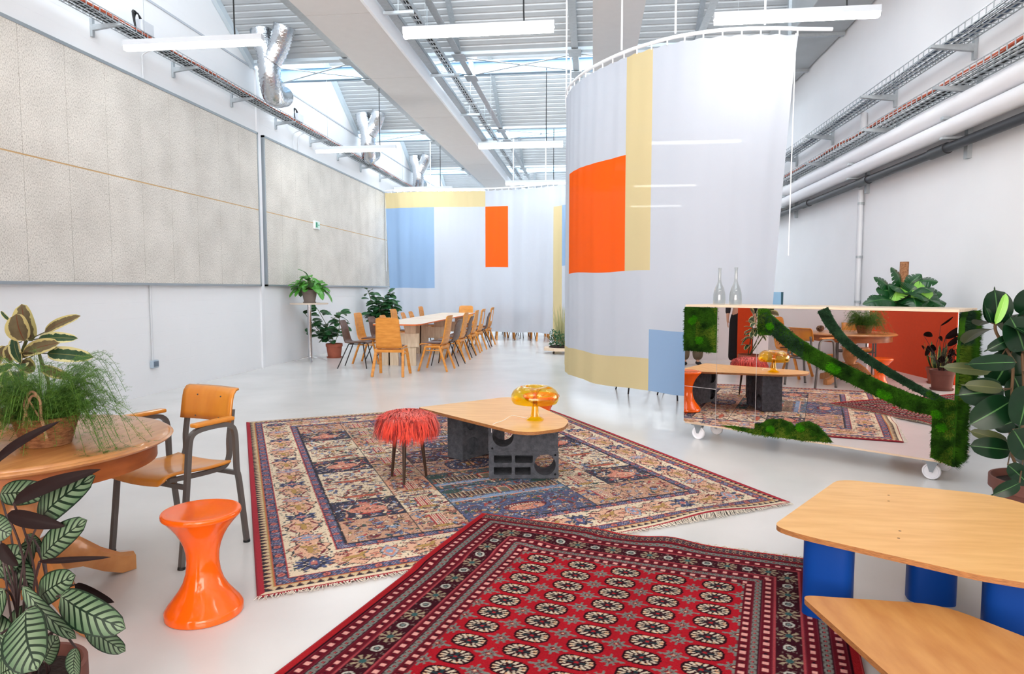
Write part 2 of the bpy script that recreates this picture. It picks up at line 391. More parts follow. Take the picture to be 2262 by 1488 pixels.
wire_tray(-1, 3.12, 3.5, 4.0, 19.0, 'upper wire cable tray with grey and blue cables on the right wall', 4, False, [6.45, 8.0, 9.95, 11.6, 13.2], mat('slate blue cables', (70, 84, 104), .6))
wire_tray(-1, 3.12, 3.12, 4.0, 19.0, 'lower wire cable tray with an orange cable on the right wall', 3, True, [6.35, 7.9, 9.9, 11.6, 13.2], M_dark)
# wall pipes on the right
def pipe(name, label, x, z, r, m, cat='pipe', joints=()):
    t = thing(name, label, cat, (x, 8, z)); MB().tube([(x, Y0 + .05, z), (x, 24, z)], r, 20).build('pipe', m, t, smooth=True, world=True)
    if joints:
        q = MB()
        for y in joints: q.tube([(x, y, z), (x, y + .3, z)], r * 1.22, 20)
        q.each('coupling', mat('black rubber coupling', (44, 46, 50), .45), t, smooth=True, world=True)
    return t
M_pipe = mat('white lagged pipe', (226, 226, 230), .5, bump=.1, bscale=8)
pipe('lagged_pipe', 'upper thick white lagged pipe along the right wall', 3.14, 2.96, .085, M_pipe)
pipe('lagged_pipe', 'lower thick white lagged pipe along the right wall', 3.12, 2.79, .075, M_pipe)
pipe('water_pipe', 'thin white pipe tucked between the two lagged pipes', 3.24, 2.86, .025, M_pipe)
pipe('drain_pipe', 'dark grey pipe lowest on the right wall', 3.17, 2.64, .042, mat('dark grey pipe', (50, 52, 57), .4, spec=.25), joints=(5.1, 6.6, 8.35, 10.5))
for k, y in enumerate((6.45, 8.65, 11.5)):
    b = MB().b2((3.26, y, 2.52), (3.3, y + .06, 3.08)).b2((3.05, y, 2.86), (3.28, y + .05, 2.885)).b2((3.05, y, 2.69), (3.28, y + .05, 2.71)).build('pipe_bracket', M_galv)
    tag(b, ['galvanised pipe bracket nearest the camera on the right wall', 'galvanised pipe bracket above the round wall conduit', 'galvanised pipe bracket farthest along the right wall'][k], 'bracket')
t = thing('wall_conduit', 'pale grey vertical conduit on the right wall behind the mirrored cabinet', 'conduit', (3.27, 8.75, 0))
m = MB().tube([(3.26, 8.8, .02), (3.26, 8.8, 2.58)], .03, 12); m.tube([(3.27, 8.9, .02), (3.27, 8.9, 2.6)], .014, 8); m.tube([(3.26, 8.8, 3.05), (3.26, 8.8, 3.5)], .04, 12)
m.build('conduit', mat('pale grey conduit', (206, 208, 212), .4), t, smooth=True, world=True)
m = MB()
for z in (1.2, 1.75, 2.4): m.tube([(3.26, 8.8, z), (3.26, 8.8, z + .03)], .037, 12)
m.each('clip', M_galv, t, world=True)
# ---------------------------------------------------------------- acoustic boards on the left wall
def board_mat():
    m = mat('wood wool board', (230, 225, 217), .9, rgb2=(214, 209, 201), nscale=2.2, detail=6)
    nt = m.node_tree; N = nt.nodes.new; L = nt.links.new; b = nt.nodes['Principled BSDF']
    tc = N('ShaderNodeTexCoord'); n = N('ShaderNodeTexNoise'); n.inputs['Scale'].default_value = 120; n.inputs['Detail'].default_value = 3
    mp = N('ShaderNodeMapping'); mp.inputs['Scale'].default_value = (1, 1, .45); L(tc.outputs['Object'], mp.inputs[0]); L(mp.outputs[0], n.inputs[0])
    r = N('ShaderNodeValToRGB'); r.color_ramp.elements[0].position = .35; r.color_ramp.elements[1].position = .55
    r.color_ramp.elements[0].color = (.52, .50, .48, 1); r.color_ramp.elements[1].color = (1, 1, 1, 1); L(n.outputs[0], r.inputs[0])
    mx = N('ShaderNodeMix'); mx.data_type = 'RGBA'; mx.blend_type = 'MULTIPLY'; mx.inputs[0].default_value = .8
    L(b.inputs['Base Color'].links[0].from_socket, mx.inputs['A']); L(r.outputs[0], mx.inputs['B']); L(mx.outputs['Result'], b.inputs['Base Color'])
    bp = N('ShaderNodeBump'); bp.inputs['Strength'].default_value = .5; bp.inputs['Distance'].default_value = .004; L(n.outputs[0], bp.inputs['Height']); L(bp.outputs[0], b.inputs['Normal']); return m
M_board = board_mat(); M_frame = mat('grey aluminium frame', (160, 168, 174), .4, metal=.5)
def acoustic(label, ya, yb, z0=1.45, z1=3.98, zm=2.715):
    t = thing('acoustic_panel', label, 'wall panel', (XL, (ya + yb) / 2, z0))
    y = yb
    m = MB()
    while y > ya + .05:
        yn = max(ya, y - .6); m.b2((XL + .004, yn + .0025, z0), (XL + .05, y - .0025, zm - .008)); m.b2((XL + .004, yn + .0025, zm + .008), (XL + .05, y - .0025, z1)); y = yn
    m.each('board', M_board, t, world=True)
    MB().b2((XL + .004, ya, zm - .008), (XL + .048, yb, zm + .008)).build('joint_strip', mat('golden wood strip', (196, 160, 112), .6), t, world=True)
    m = MB(); m.b2((XL + .002, ya - .03, z1), (XL + .06, yb + .03, z1 + .035)); m.b2((XL + .002, ya - .03, z0 - .03), (XL + .06, yb + .03, z0)); m.b2((XL + .002, yb, z0 - .03), (XL + .06, yb + .03, z1 + .035)); m.b2((XL + .002, ya - .03, z0 - .03), (XL + .06, ya, z1 + .035))
    m.each('frame_bar', M_frame, t, world=True)
acoustic('large beige wood wool wall panel nearest the camera', 2.6, 11.02)
acoustic('long beige wood wool wall panel behind the dining table', 11.28, 18.5)
for k, (y, zz) in enumerate(((8.15, 4.38), (12.5, 4.38), (12.72, 4.38))):
    b = MB().tube(smooth_path([(XL + .15, y, zz), (XL + .04, y, zz - .05), (XL + .025, y, zz - .12), (XL + .025, y, 4.02)], 4), .011, 6).build('wire_conduit', mat('pale grey conduit', (206, 208, 212), .4), smooth=True)
    tag(b, ['thin conduit dropping from the left tray beneath the left hanging lamp', 'thin conduit beside the gap, left one of a pair above the far panel', 'thin conduit, right one of a pair above the far panel'][k], 'conduit')
t = thing('wall_socket', 'grey wall socket with a conduit below the near wall panel', 'socket', (XL, 8.15, .35))
MB().b2((XL + .002, 8.10, .345), (XL + .05, 8.22, .445)).build('socket_box', mat('blue grey socket', (170, 186, 200), .5), t, world=True, bevel=.006)
MB().b2((XL + .05, 8.115, .365), (XL + .058, 8.205, .43)).build('socket_face', mat('dark socket face', (104, 120, 136), .5), t, world=True)
MB().tube([(XL + .02, 8.14, .445), (XL + .02, 8.14, 1.42)], .013, 8).build('conduit', MATS['pale grey conduit'], t, smooth=True, world=True)
# exit sign: white box with a green running-figure square
t = thing('exit_sign', 'small white and green exit sign on the far wall panel', 'exit sign', (XL + .06, 13.4, 2.65))
MB().b2((XL + .052, 13.28, 2.60), (XL + .09, 13.54, 2.76)).build('sign_case', M_white, t, world=True, bevel=.005)
g = MB().b2((XL + .0905, 13.30, 2.615), (XL + .093, 13.52, 2.745)); g.build('sign_face', mat('pale green sign', (208, 232, 222), .4), t, world=True)
g = MB(); X = XL + .0945
g.b2((X, 13.32, 2.63), (X + .001, 13.40, 2.73)); g.b2((X, 13.425, 2.675), (X + .001, 13.47, 2.69))
g.add([(X, 13.47, 2.66), (X, 13.505, 2.682), (X, 13.47, 2.705)], [(0, 1, 2)]); g.build('pictogram', mat('exit green', (30, 150, 110), .4), t, world=True)
# foil flexible ducts on the left wall
for k, (y, s) in enumerate(((11.25, 1), (16.3, 1), (21.3, 1))):
    t = thing('flexible_duct', ['crinkled silver flexible duct nearest the camera on the left wall', 'crinkled silver flexible duct behind the second left lamp', 'crinkled silver flexible duct farthest along the left wall'][k], 'duct', (-5.5, y, 4.5))
    rb = lambda n: [.165 + .008 * ((i % 2) * 2 - 1) for i in range(n)]
    xo = -.12 * k; y -= .95
    p1 = smooth_path([(-5.16 + xo, y, 5.40), (-5.14 + xo, y, 5.25), (-5.06 + xo, y, 5.0), (-5.05 + xo, y + .02, 4.70), (-5.10 + xo, y + .22, 4.50), (-5.24 + xo * .8, y + .65, 4.56), (-5.38 + xo * .4, y + 1.2, 4.72)], 9)
    MB().tube(p1, rb(len(p1)), 18).build('main_hose', M_foil, t, smooth='all', world=True)
    p2 = smooth_path([(-4.74 + xo, y - .08, 5.42), (-4.78 + xo, y - .06, 5.32), (-4.88 + xo, y, 5.15), (-5.02 + xo, y, 4.92)], 9)
    MB().tube(p2, rb(len(p2)), 18).build('branch_hose', M_foil, t, smooth='all', world=True)
# ---------------------------------------------------------------- hanging LED battens
def lamp(x0, x1, y, label, group=None):
    t = thing('pendant_light', label, 'hanging lamp', ((x0 + x1) / 2, y, 3.86), 0, group)
    h = (x1 - x0) / 2
    MB().b2((-h, -.035, .03), (h, .035, .09)).build('housing', mat('grey lamp housing', (198, 202, 208), .45), t, bevel=.004)
    MB().prism([(-.036, .03), (.036, .03), (.028, -.012), (-.028, -.012)], -h + .01, h - .01, fr=lambda u, v, q: Vector((q, u, v))).build('diffuser', M_led, t)
    m = MB()
    for q in (-.7 * h, .6 * h): m.tube([(q, 0, .09), (q, 0, 1.3)], .0018, 4)
    m.each('suspension_wire', M_galv, t)
    c = MB(); c.tube(smooth_path([(.62 * h, 0, .10), (.6 * h, 0, .2), (.6 * h, 0, 1.35)], 4), .008, 5); c.build('power_cable', M_dark, t); return t
lamp(-4.86, -3.34, 6.7, 'white hanging batten lamp in front of the near left wall panel')
lamp(-1.88, -.38, 6.7, 'white hanging batten lamp at the top centre, nearest row')
lamp(1.11, 2.59, 6.7, 'white hanging batten lamp in front of the tall curtain top')
lamp(-5.02, -3.52, 12.0, 'white hanging batten lamp over the near end of the dining table')
lamp(-2.02, -.52, 12.0, 'white hanging batten lamp left of the tall curtain, second row')
lamp(.98, 2.48, 12.0, 'white hanging batten lamp glowing faintly through the tall curtain')
lamp(-5.02, -3.52, 16.9, 'white hanging batten lamp lighting the far curtain top at left')
lamp(-2.08, -.64, 16.2, 'white hanging batten lamp at the right top of the far curtain')
lamp(.98, 2.48, 16.9, 'white hanging batten lamp behind the tall curtain, third row')
lamp(-1.9, -.4, 1.6, 'white hanging batten lamp above the camera', None); lamp(1.1, 2.6, 1.6, 'white hanging batten lamp above the low right table', None); lamp(-4.9, -3.4, 1.6, 'white hanging batten lamp above the round table', None)
lamp(1.15, 2.65, 21.0, 'white hanging batten lamp at the far right end of the hall')
# added glowing pane on the unseen back wall, a warm fill for the foreground
bw = struct(MB().b2((-5.0, Y0 + .004, .5), (3.0, Y0 + .02, 3.9)).build('window_12', emis('warm fill light glow', (1, .90, .82), 4.8)))
fr = MB(); x = -5.0  # frame bars over the added fill pane
while x <= 3.01: fr.b2((x - .03, Y0 + .02, .5), (x + .03, Y0 + .07, 3.9)); x += 1.6
fr.b2((-5.03, Y0 + .02, .45), (3.03, Y0 + .08, .5)); fr.b2((-5.03, Y0 + .02, 3.9), (3.03, Y0 + .08, 3.96)); fr.build('window_frame', M_galv, bw)
# ================================================================ CURTAINS ON AN S-SHAPED RAIL
RZ = 4.0
RAIL = [(2.42,7.45),(2.08,7.40),(1.78,7.35),(1.33,7.34),(.89,7.46),(.58,7.66),(.34,7.88),(.09,8.20),(-.12,8.55),(-.29,9.0),(-.37,9.44),(-.39,10.3),(-.40,11.2),(-.36,12.3),(-.33,13.5),(-.38,14.8),(-.5,16.0),(-.72,16.96),(-1.5,17.54),(-2.67,17.88),(-3.7,17.84),(-4.94,17.86),(-5.6,17.98)]
RC = smooth_path([(a, b, 0) for a, b in RAIL], 12)
RS = [0.]
for i in range(len(RC) - 1): RS.append(RS[-1] + (RC[i + 1] - RC[i]).length)
_rs = np.array(RS); _rx = np.array([p.x for p in RC]); _ry = np.array([p.y for p in RC])
def rail_pt(s):
    x = float(np.interp(s, _rs, _rx)); y = float(np.interp(s, _rs, _ry)); e = .05
    dx = float(np.interp(s + e, _rs, _rx) - np.interp(s - e, _rs, _rx)); dy = float(np.interp(s + e, _rs, _ry) - np.interp(s - e, _rs, _ry)); l = math.hypot(dx, dy) or 1
    return x, y, -dy / l, dx / l
t = thing('curtain_rail', 'white S-curved curtain rail hung across the hall', 'curtain rail', (-.3, 10, RZ))
MB().tube([(p.x, p.y, RZ + .025) for p in RC], .02, 8).build('track', M_white, t, smooth=True, world=True)
hg = MB()
for s in (.7, 1.6, 2.3, 4.05, 6.2, 8.4, 10.5, 12.2, 13.15, 15.4): 
    x, y, nx, ny = rail_pt(s); hg.tube([(x, y, RZ + .06), (x, y, 5.3)], .011, 6)
hg.each('drop_rod', M_white, t, world=True)
rn = MB(); s = .36
while s < RS[-1] - .1:
    x, y, nx, ny = rail_pt(s); rn.b2((x - .007, y - .007, RZ - .045), (x + .007, y + .007, RZ + .008)); s += .19
rn.each('glider', M_white, t, world=True)
C_white = cloth('white curtain cotton', (207, 211, 220), .42); C_beige = cloth('pale yellow curtain cotton', (216, 198, 152), .34); C_or = cloth('orange curtain cotton', (250, 98, 26), .3); C_blue = cloth('light blue curtain cotton', (150, 178, 212), .34)
def curtain(name, label, sa, sb, patches, edge_a=None, edge_b=None, hem=.23, ds=.022, seed=1, fold=.012):
    r = random.Random(seed); ph = [r.uniform(0, 6.28) for _ in range(8)]
    nz = 70; ns = int((sb - sa) / ds); zs = [hem + (RZ - .03 - hem) * k / nz for k in range(nz + 1)]
    # put grid lines exactly on the patch borders
    bz = sorted({p[2] for p in patches} | {p[3] for p in patches}); bs = sorted({p[0] for p in patches} | {p[1] for p in patches})
    for b in bz:
        if hem < b < RZ - .03: k = min(range(len(zs)), key=lambda i: abs(zs[i] - b)); zs[k] = b
    ss = [sa + (sb - sa) * i / ns for i in range(ns + 1)]
    for b in bs:
        if sa < b < sb: k = min(range(len(ss)), key=lambda i: abs(ss[i] - b)); ss[k] = b
    P = []
    for s in ss:
        row = []
        for z in zs:
            t_ = (RZ - z) / (RZ - hem); s2 = s
            if edge_a and s < sa + edge_a[1]: s2 = s + edge_a[0] * t_ ** .8 * (1 - (s - sa) / edge_a[1]) ** 1.0
            if edge_b and s > sb - edge_b[1]: s2 = s - edge_b[0] * t_ ** .8 * (1 - (sb - s) / edge_b[1])
            x, y, nx, ny = rail_pt(s2)
            o = fold * (.55 * math.sin(s * 9.3 + ph[0]) + .5 * math.sin(s * 15.1 + ph[1] + z * .4) + .9 * math.sin(s * 3.7 + ph[2])) * (.55 + t_ * 1.1) + .003 * math.sin(s * 31 + ph[3] + .8 * math.sin(z * 2)) * (1 - t_ * .6)
            dz = -.012 * (.5 + .5 * math.cos(s / .19 * 6.283 + math.pi)) if t_ < .03 else 0
            hz = .012 * math.sin(s * 5.1 + ph[4]) * t_
            row.append((x + nx * o, y + ny * o, z + dz + hz))
        P.append(row)
    m = MB(); m.grid(P); b = len(zs); k = 0
    for i in range(len(ss) - 1):
        for j in range(b - 1):
            sm = (ss[i] + ss[i + 1]) / 2; zm = (zs[j] + zs[j + 1]) / 2
            for pa, pb, za, zb, mi in patches:
                if pa <= sm <= pb and za <= zm <= zb: m.m[k] = mi; break
            k += 1
    o = m.build(name, [C_white, C_beige, C_or, C_blue], smooth='all'); tag(o, label, 'curtain'); return o
curtain('patchwork_curtain', 'tall near patchwork curtain, white with orange block and pale yellow stripe', .343, 5.6,
        [(1.86, 2.22, 1.575, 4.1, 1), (2.22, 3.62, 1.56, 2.885, 2), (.95, 1.86, .0, .92, 3), (1.86, 5.6, 0, .59, 1), (4.25, 5.6, 1.85, 4.1, 3)], edge_a=(.25, .9), seed=3, fold=.007)
curtain('patchwork_curtain', 'far patchwork curtain behind the dining table, white with blue and orange blocks', 10.9, 16.74,
        [(13.93, 16.8, 3.55, 4.1, 1), (15.31, 16.8, 1.40, 3.55, 3), (13.30, 13.93, 1.95, 3.54, 2), (11.62, 11.95, 0, 3.45, 1), (10.6, 11.62, 1.95, 3.45, 3)], edge_b=(.2, .9), seed=8, fold=.022)
for s, zz, lb in ((.36, 1.72, 'thin white pull wand beside the right edge of the tall curtain'), (16.72, 1.85, 'thin white pull wand at the left edge of the far curtain')):
    x, y, nx, ny = rail_pt(s); q = .07 if s > 5 else -.05
    b = MB().tube([(x + q * .3 - (0 if s > 5 else 0), y, RZ - .02), (x + q * .3 - (0 if s > 5 else .02), y - .03, zz)], .006, 6).build('curtain_wand', M_white); tag(b, lb, 'curtain wand')
# ================================================================ RUGS (colour carried per knot by a colour attribute)
def rug_mat():
    m = bpy.data.materials.new('knotted wool pile'); m.use_nodes = True; nt = m.node_tree; b = nt.nodes['Principled BSDF']; N = nt.nodes.new; L = nt.links.new
    a = N('ShaderNodeAttribute'); a.attribute_name = 'knots'; b.inputs['Roughness'].default_value = .95; b.inputs['Specular IOR Level'].default_value = .03; b.inputs['Sheen Weight'].default_value = 0
    tc = N('ShaderNodeTexCoord'); n = N('ShaderNodeTexNoise'); n.inputs['Scale'].default_value = 160; n.inputs['Detail'].default_value = 2; L(tc.outputs['Object'], n.inputs[0])
    mr = N('ShaderNodeMapRange'); mr.inputs['To Min'].default_value = .72; mr.inputs['To Max'].default_value = 1.25; L(n.outputs[0], mr.inputs[0])
    mx = N('ShaderNodeMix'); mx.data_type = 'RGBA'; mx.blend_type = 'MULTIPLY'; mx.inputs[0].default_value = 1; L(a.outputs['Color'], mx.inputs['A']); L(mr.outputs[0], mx.inputs['B']); L(mx.outputs['Result'], b.inputs['Base Color'])
    bp = N('ShaderNodeBump'); bp.inputs['Strength'].default_value = .6; bp.inputs['Distance'].default_value = .004; L(n.outputs[0], bp.inputs['Height']); L(bp.outputs[0], b.inputs['Normal']); return m
M_rug = rug_mat()
class Art:
    def __init__(s, W, Hh, res, base):
        s.n = int(W / res) + 1; s.k = int(Hh / res) + 1; s.W, s.H = W, Hh
        s.U, s.V = np.meshgrid(np.linspace(0, W, s.n), np.linspace(0, Hh, s.k), indexing='ij'); s.C = np.empty(s.U.shape + (3,)); s.C[:] = lin(base)
    def put(s, mask, c): s.C[mask] = lin(c)
    def rect(s, a, b, c, d, col): s.put((s.U >= a) & (s.U < b) & (s.V >= c) & (s.V < d), col)
    def win(s, u, v, r):
        i0 = max(0, int((u - r) / s.W * (s.n - 1))); i1 = min(s.n, int((u + r) / s.W * (s.n - 1)) + 2); j0 = max(0, int((v - r) / s.H * (s.k - 1))); j1 = min(s.k, int((v + r) / s.H * (s.k - 1)) + 2)
        return slice(i0, i1), slice(j0, j1)
    def ell(s, u, v, a, b, col, rot=0., p=2.):
        w_ = s.win(u, v, max(a, b) * 1.05); x = s.U[w_] - u; y = s.V[w_] - v; c, q = math.cos(rot), math.sin(rot)
        m = (np.abs((x * c + y * q) / a) ** p + np.abs((-x * q + y * c) / b) ** p) <= 1; s.C[w_][m] = lin(col)
def warp_noise(sh, f, seed):
    r = np.random.default_rng(seed); g = r.random((f, f)); xi = np.linspace(0, f - 1.001, sh[0]); yi = np.linspace(0, f - 1.001, sh[1])
    x0 = xi.astype(int); y0 = yi.astype(int); fx = (xi - x0)[:, None]; fy = (yi - y0)[None]; fx = fx * fx * (3 - 2 * fx); fy = fy * fy * (3 - 2 * fy)
    return g[x0][:, y0] * (1 - fx) * (1 - fy) + g[x0 + 1][:, y0] * fx * (1 - fy) + g[x0][:, y0 + 1] * (1 - fx) * fy + g[x0 + 1][:, y0 + 1] * fx * fy
def rug(name, label, art, origin, uax, vax, z, zf, fringe_sides, fringe_col, edge_col):
    a = Vector(uax).normalized(); b = Vector(vax).normalized(); O = Vector(origin)
    X = O.x + art.U * a.x + art.V * b.x; Y = O.y + art.U * a.y + art.V * b.y; Z = zf(art.U, art.V) + z
    n, k = art.U.shape; vs = np.stack([X, Y, Z], -1).reshape(-1, 3).astype(np.float32)
    idx = np.arange(n * k).reshape(n, k); q = np.stack([idx[:-1, :-1], idx[1:, :-1], idx[1:, 1:], idx[:-1, 1:]], -1).reshape(-1, 4)
    if a.x * b.y - a.y * b.x < 0: q = q[:, ::-1]
    me = bpy.data.meshes.new('pile'); me.vertices.add(len(vs)); me.vertices.foreach_set('co', vs.ravel())
    me.loops.add(q.size); me.loops.foreach_set('vertex_index', q.ravel().astype(np.int32)); me.polygons.add(len(q)); me.polygons.foreach_set('loop_start', np.arange(0, q.size, 4, dtype=np.int32))
    me.update(calc_edges=True); ca = me.color_attributes.new('knots', 'FLOAT_COLOR', 'POINT')
    ca.data.foreach_set('color', np.concatenate([art.C.reshape(-1, 3), np.ones((n * k, 1))], 1).astype(np.float32).ravel()); me.materials.append(M_rug)
    me.polygons.foreach_set('use_smooth', [True] * len(me.polygons))
    c = O + a * art.W / 2 + b * art.H / 2
    t = thing(name, label, 'rug', (c.x, c.y, 0)); o = bpy.data.objects.new('pile', me); COL.objects.link(o); o.parent = t; o.matrix_parent_inverse = Matrix.Translation((-c.x, -c.y, 0))
    # bound edge and fringes
    def P(u, v, dz=0.): 
        return O + a * u + b * v + Vector((0, 0, float(zf(np.array(min(max(u, 0), art.W)), np.array(min(max(v, 0), art.H)))) + z + dz))
    e = MB()
    for ed in ('u0', 'u1', 'v0', 'v1'):
        L_ = art.H if ed[0] == 'u' else art.W; pts = []
        for i in range(61):
            s_ = L_ * i / 60; u, v = {'u0': (0, s_), 'u1': (art.W, s_), 'v0': (s_, 0), 'v1': (s_, art.H)}[ed]; pts.append(P(u, v, -.004))
        e.tube(pts, .0055, 6)
    e.build('bound_edge', mat('rug edge %s' % name, edge_col, .95), t, smooth=True, world=True)
    f = MB(); r = random.Random(4)
    for ed in fringe_sides:
        L_ = art.W if ed[0] == 'v' else art.H; s_ = 0
        while s_ < L_:
            u, v = {'v0': (s_, 0), 'v1': (s_, art.H), 'u0': (0, s_), 'u1': (art.W, s_)}[ed]
            du, dv = {'v0': (0, -1), 'v1': (0, 1), 'u0': (-1, 0), 'u1': (1, 0)}[ed]; l = r.uniform(.02, .045); j = r.uniform(-.012, .012)
            p0 = P(u, v, -.002); p1 = O + a * (u + du * l * .6 + (j if dv else 0)) + b * (v + dv * l * .6 + (j if du else 0)) + Vector((0, 0, z + r.uniform(0, .006) - .002)); p2 = O + a * (u + du * l + j * 2 * abs(dv)) + b * (v + dv * l + j * 2 * abs(du)) + Vector((0, 0, z - .003 + r.uniform(0, .004)))
            p0.z = max(p0.z, p2.z)
            f.tube([p0, p1, p2], [.0022, .0018, .0008], 3, cap=False); s_ += .006
    f.build('fringe', mat('rug fringe %s' % name, fringe_col, .95), t, world=True)
    return t
# --- large pictorial rug
W1, L1 = 3.2, 4.226
O1 = Vector((-1.463, 2.755, 0)); u1 = Vector((2.735, 1.665, 0)).normalized(); v1 = Vector((-1.665 * 1, 2.735, 0)).normalized(); v1 = Vector((-2.037, 3.703, 0)).normalized()
CREAM, PEACH, NAVY, BLUE, LBLUE, WINE, RED, GOLD, GREEN, BROWN, DARK = (226, 206, 176), (220, 160, 128), (38, 42, 70), (74, 84, 122), (130, 156, 188), (112, 28, 40), (176, 52, 52), (176, 138, 74), (46, 78, 72), (116, 82, 62), (30, 24, 34)
A = Art(W1, L1, .0064, CREAM); E = np.minimum(np.minimum(A.U, W1 - A.U), np.minimum(A.V, L1 - A.V)); sideU = np.minimum(A.U, W1 - A.U) < np.minimum(A.V, L1 - A.V); T = np.where(sideU, A.V, A.U)
wn = warp_noise(A.U.shape, 190, 3); wn2 = warp_noise(A.U.shape, 260, 5); w3 = warp_noise(A.U.shape, 230, 9); w4 = warp_noise(A.U.shape, 300, 12); w5 = warp_noise(A.U.shape, 120, 15)
A.put((E < .032) & sideU, (168, 26, 44)); A.put((E < .012) & ~sideU, CREAM)
tri_ = np.abs(((T / .046) % 1) - .5) * 2; sw = (E >= .028) & (E < .068); A.put(sw, (206, 182, 142)); A.put(sw & ((E - .028) / .04 < tri_), WINE); A.put(sw & ((E - .036) / .032 < tri_ - .3), DARK)
A.put((E >= .066) & (E < .074), GOLD); A.put((E >= .074) & (E < .079), (190, 88, 60))
def band(e0, e1, period):
    m = (E >= e0) & (E < e1); A.put(m, (76, 84, 116)); A.put(m & (w3 > .62), (54, 58, 88)); A.put(m & (w4 > .80), (150, 140, 150)); A.put((E >= e0) & (E < e0 + .006), NAVY); A.put((E >= e1 - .006) & (E < e1), NAVY)
    ec = (e0 + e1) / 2; ph = (T / period) % 1; rr = np.hypot((ph - .5) * period, E - ec); w_ = e1 - e0
    A.put(m & (rr < w_ * .36), DARK); A.put(m & (rr < w_ * .31), (204, 112, 100)); A.put(m & (rr < w_ * .13), WINE)
    z = np.sin(T / period * 2 * np.pi * 3 + (E - ec) / w_ * 4); mk = m & (np.abs(ph - .5) > .22)
    A.put(mk & (np.abs(z) < .16), (150, 160, 184)); A.put(mk & (z > .93), (170, 96, 96))
band(.079, .140, .125)
A.put((E >= .140) & (E < .146), RED)
MBm = (E >= .146) & (E < .392); A.put(MBm, CREAM); ec = .268
sc_ = np.sin(T / .38 * 2 * np.pi) + .35 * np.sin(T / .095 * 2 * np.pi)
lobe = np.abs(E - ec) - (.062 + .040 * sc_); A.put(MBm & (lobe < 0), (222, 172, 142)); A.put(MBm & (np.abs(lobe) < .0045), DARK); A.put(MBm & (wn > .87), (150, 60, 60)); A.put(MBm & (wn < .13), (60, 74, 84)); A.put(MBm & (wn2 > .9), GREEN); A.put(MBm & (np.abs(w4 - .5) < .014), BROWN)
def pos_on_border(e, t, side): return {0: (e, t), 1: (W1 - e, t), 2: (t, e), 3: (t, L1 - e)}[side]
rb = random.Random(5)
def oe(u, v, a_, b_, col, rot=0., p=2., o=.004, oc=DARK): A.ell(u, v, a_ + o, b_ + o, oc, rot, p); A.ell(u, v, a_, b_, col, rot, p)
def palmette(u, v, rot, c0, c1, c2, s=1.):
    for k in range(6):
        q = rot + k * 1.047 + .5; oe(u + math.cos(q) * .07 * s, v + math.sin(q) * .055 * s, .030 * s, .011 * s, c1, q, 2, .003)
    oe(u, v, .085 * s, .050 * s, c0, rot, 1.15); A.ell(u, v, .062 * s, .032 * s, c1, rot, 1.3); A.ell(u, v, .030 * s, .017 * s, c2, rot)
    for k in range(8):
        q = rot + k * .785; A.ell(u + math.cos(q) * .045 * s, v + math.sin(q) * .026 * s, .008 * s, .004 * s, CREAM, q)
def deer(u, v, rot, col):
    c, q = math.cos(rot), math.sin(rot); f = lambda x, y: (u + x * c - y * q, v + x * q + y * c)
    for x, y, r_ in ((-.05, -.025, .9), (-.026, -.036, -.5), (.032, -.032, -.9), (.054, -.026, .4)): oe(*f(x, y), .022, .0045, col, rot + r_ + 1.2, 2, .002, BROWN)
    oe(*f(0, 0), .050, .016, col, rot, 2, .003, BROWN); oe(*f(.050, .022), .013, .020, col, rot - .5, 2, .002, BROWN); oe(*f(.062, .042), .014, .007, col, rot, 2, .002, BROWN)
for side in range(4):
    Lm = L1 if side < 2 else W1; n = int(round((Lm - .54) / .19)); n += n % 2
    for k in range(n + 1):
        tt = .27 + (Lm - .54) * k / n; u, v = pos_on_border(ec, tt, side); ro = math.pi / 2 if side < 2 else 0
        if k % 2 == 0: palmette(u, v, ro + math.pi / 2, *((NAVY, BLUE, (190, 110, 100)) if k % 4 == 0 else ((150, 156, 176), (210, 136, 112), LBLUE)), 1.0)
        else:
            for s_ in (-1, 1):
                du, dv_ = (0, .055 * s_) if side < 2 else (.055 * s_, 0); pu, pv = (.06, 0) if side < 2 else (0, .06)
                oe(u + du + pu, v + dv_ + pv, .040, .009, WINE, ro + .5 * s_, 2, .003, CREAM); oe(u + du - pu, v + dv_ - pv, .040, .009, (128, 60, 60), ro - .5 * s_, 2, .003, CREAM)
            deer(u, v, ro, GOLD)
        for _ in range(5):
            x, y = rb.uniform(-.09, .09), rb.uniform(-.1, .1); q = (u + (y if side < 2 else x), v + (x if side < 2 else y)); oe(q[0], q[1], .010, .005, rb.choice([(70, 90, 110), WINE, GREEN, (190, 110, 90)]), rb.uniform(0, 3), 2, .002, (90, 70, 60))
A.put((E >= .392) & (E < .398), RED); band(.398, .452, .115); A.put((E >= .452) & (E < .457), DARK)
FM = E >= .457; A.put(FM, (206, 164, 134)); fa, fb, fc, fd = .457, W1 - .457, .457, L1 - .457
PAL = [CREAM, PEACH, LBLUE, (184, 74, 70), GOLD, GREEN, BLUE, WINE, (150, 96, 80), (160, 150, 150)]
def col_(u, v0, v1_):
    A.rect(u - .045, u + .045, v0, v1_, CREAM)
    for k in range(6): A.rect(u - .042 + k * .015, u - .035 + k * .015, v0, v1_, (170, 44, 54))
    oe(u, v0, .065, .018, GOLD); oe(u, v1_, .065, .016, (206, 192, 158))
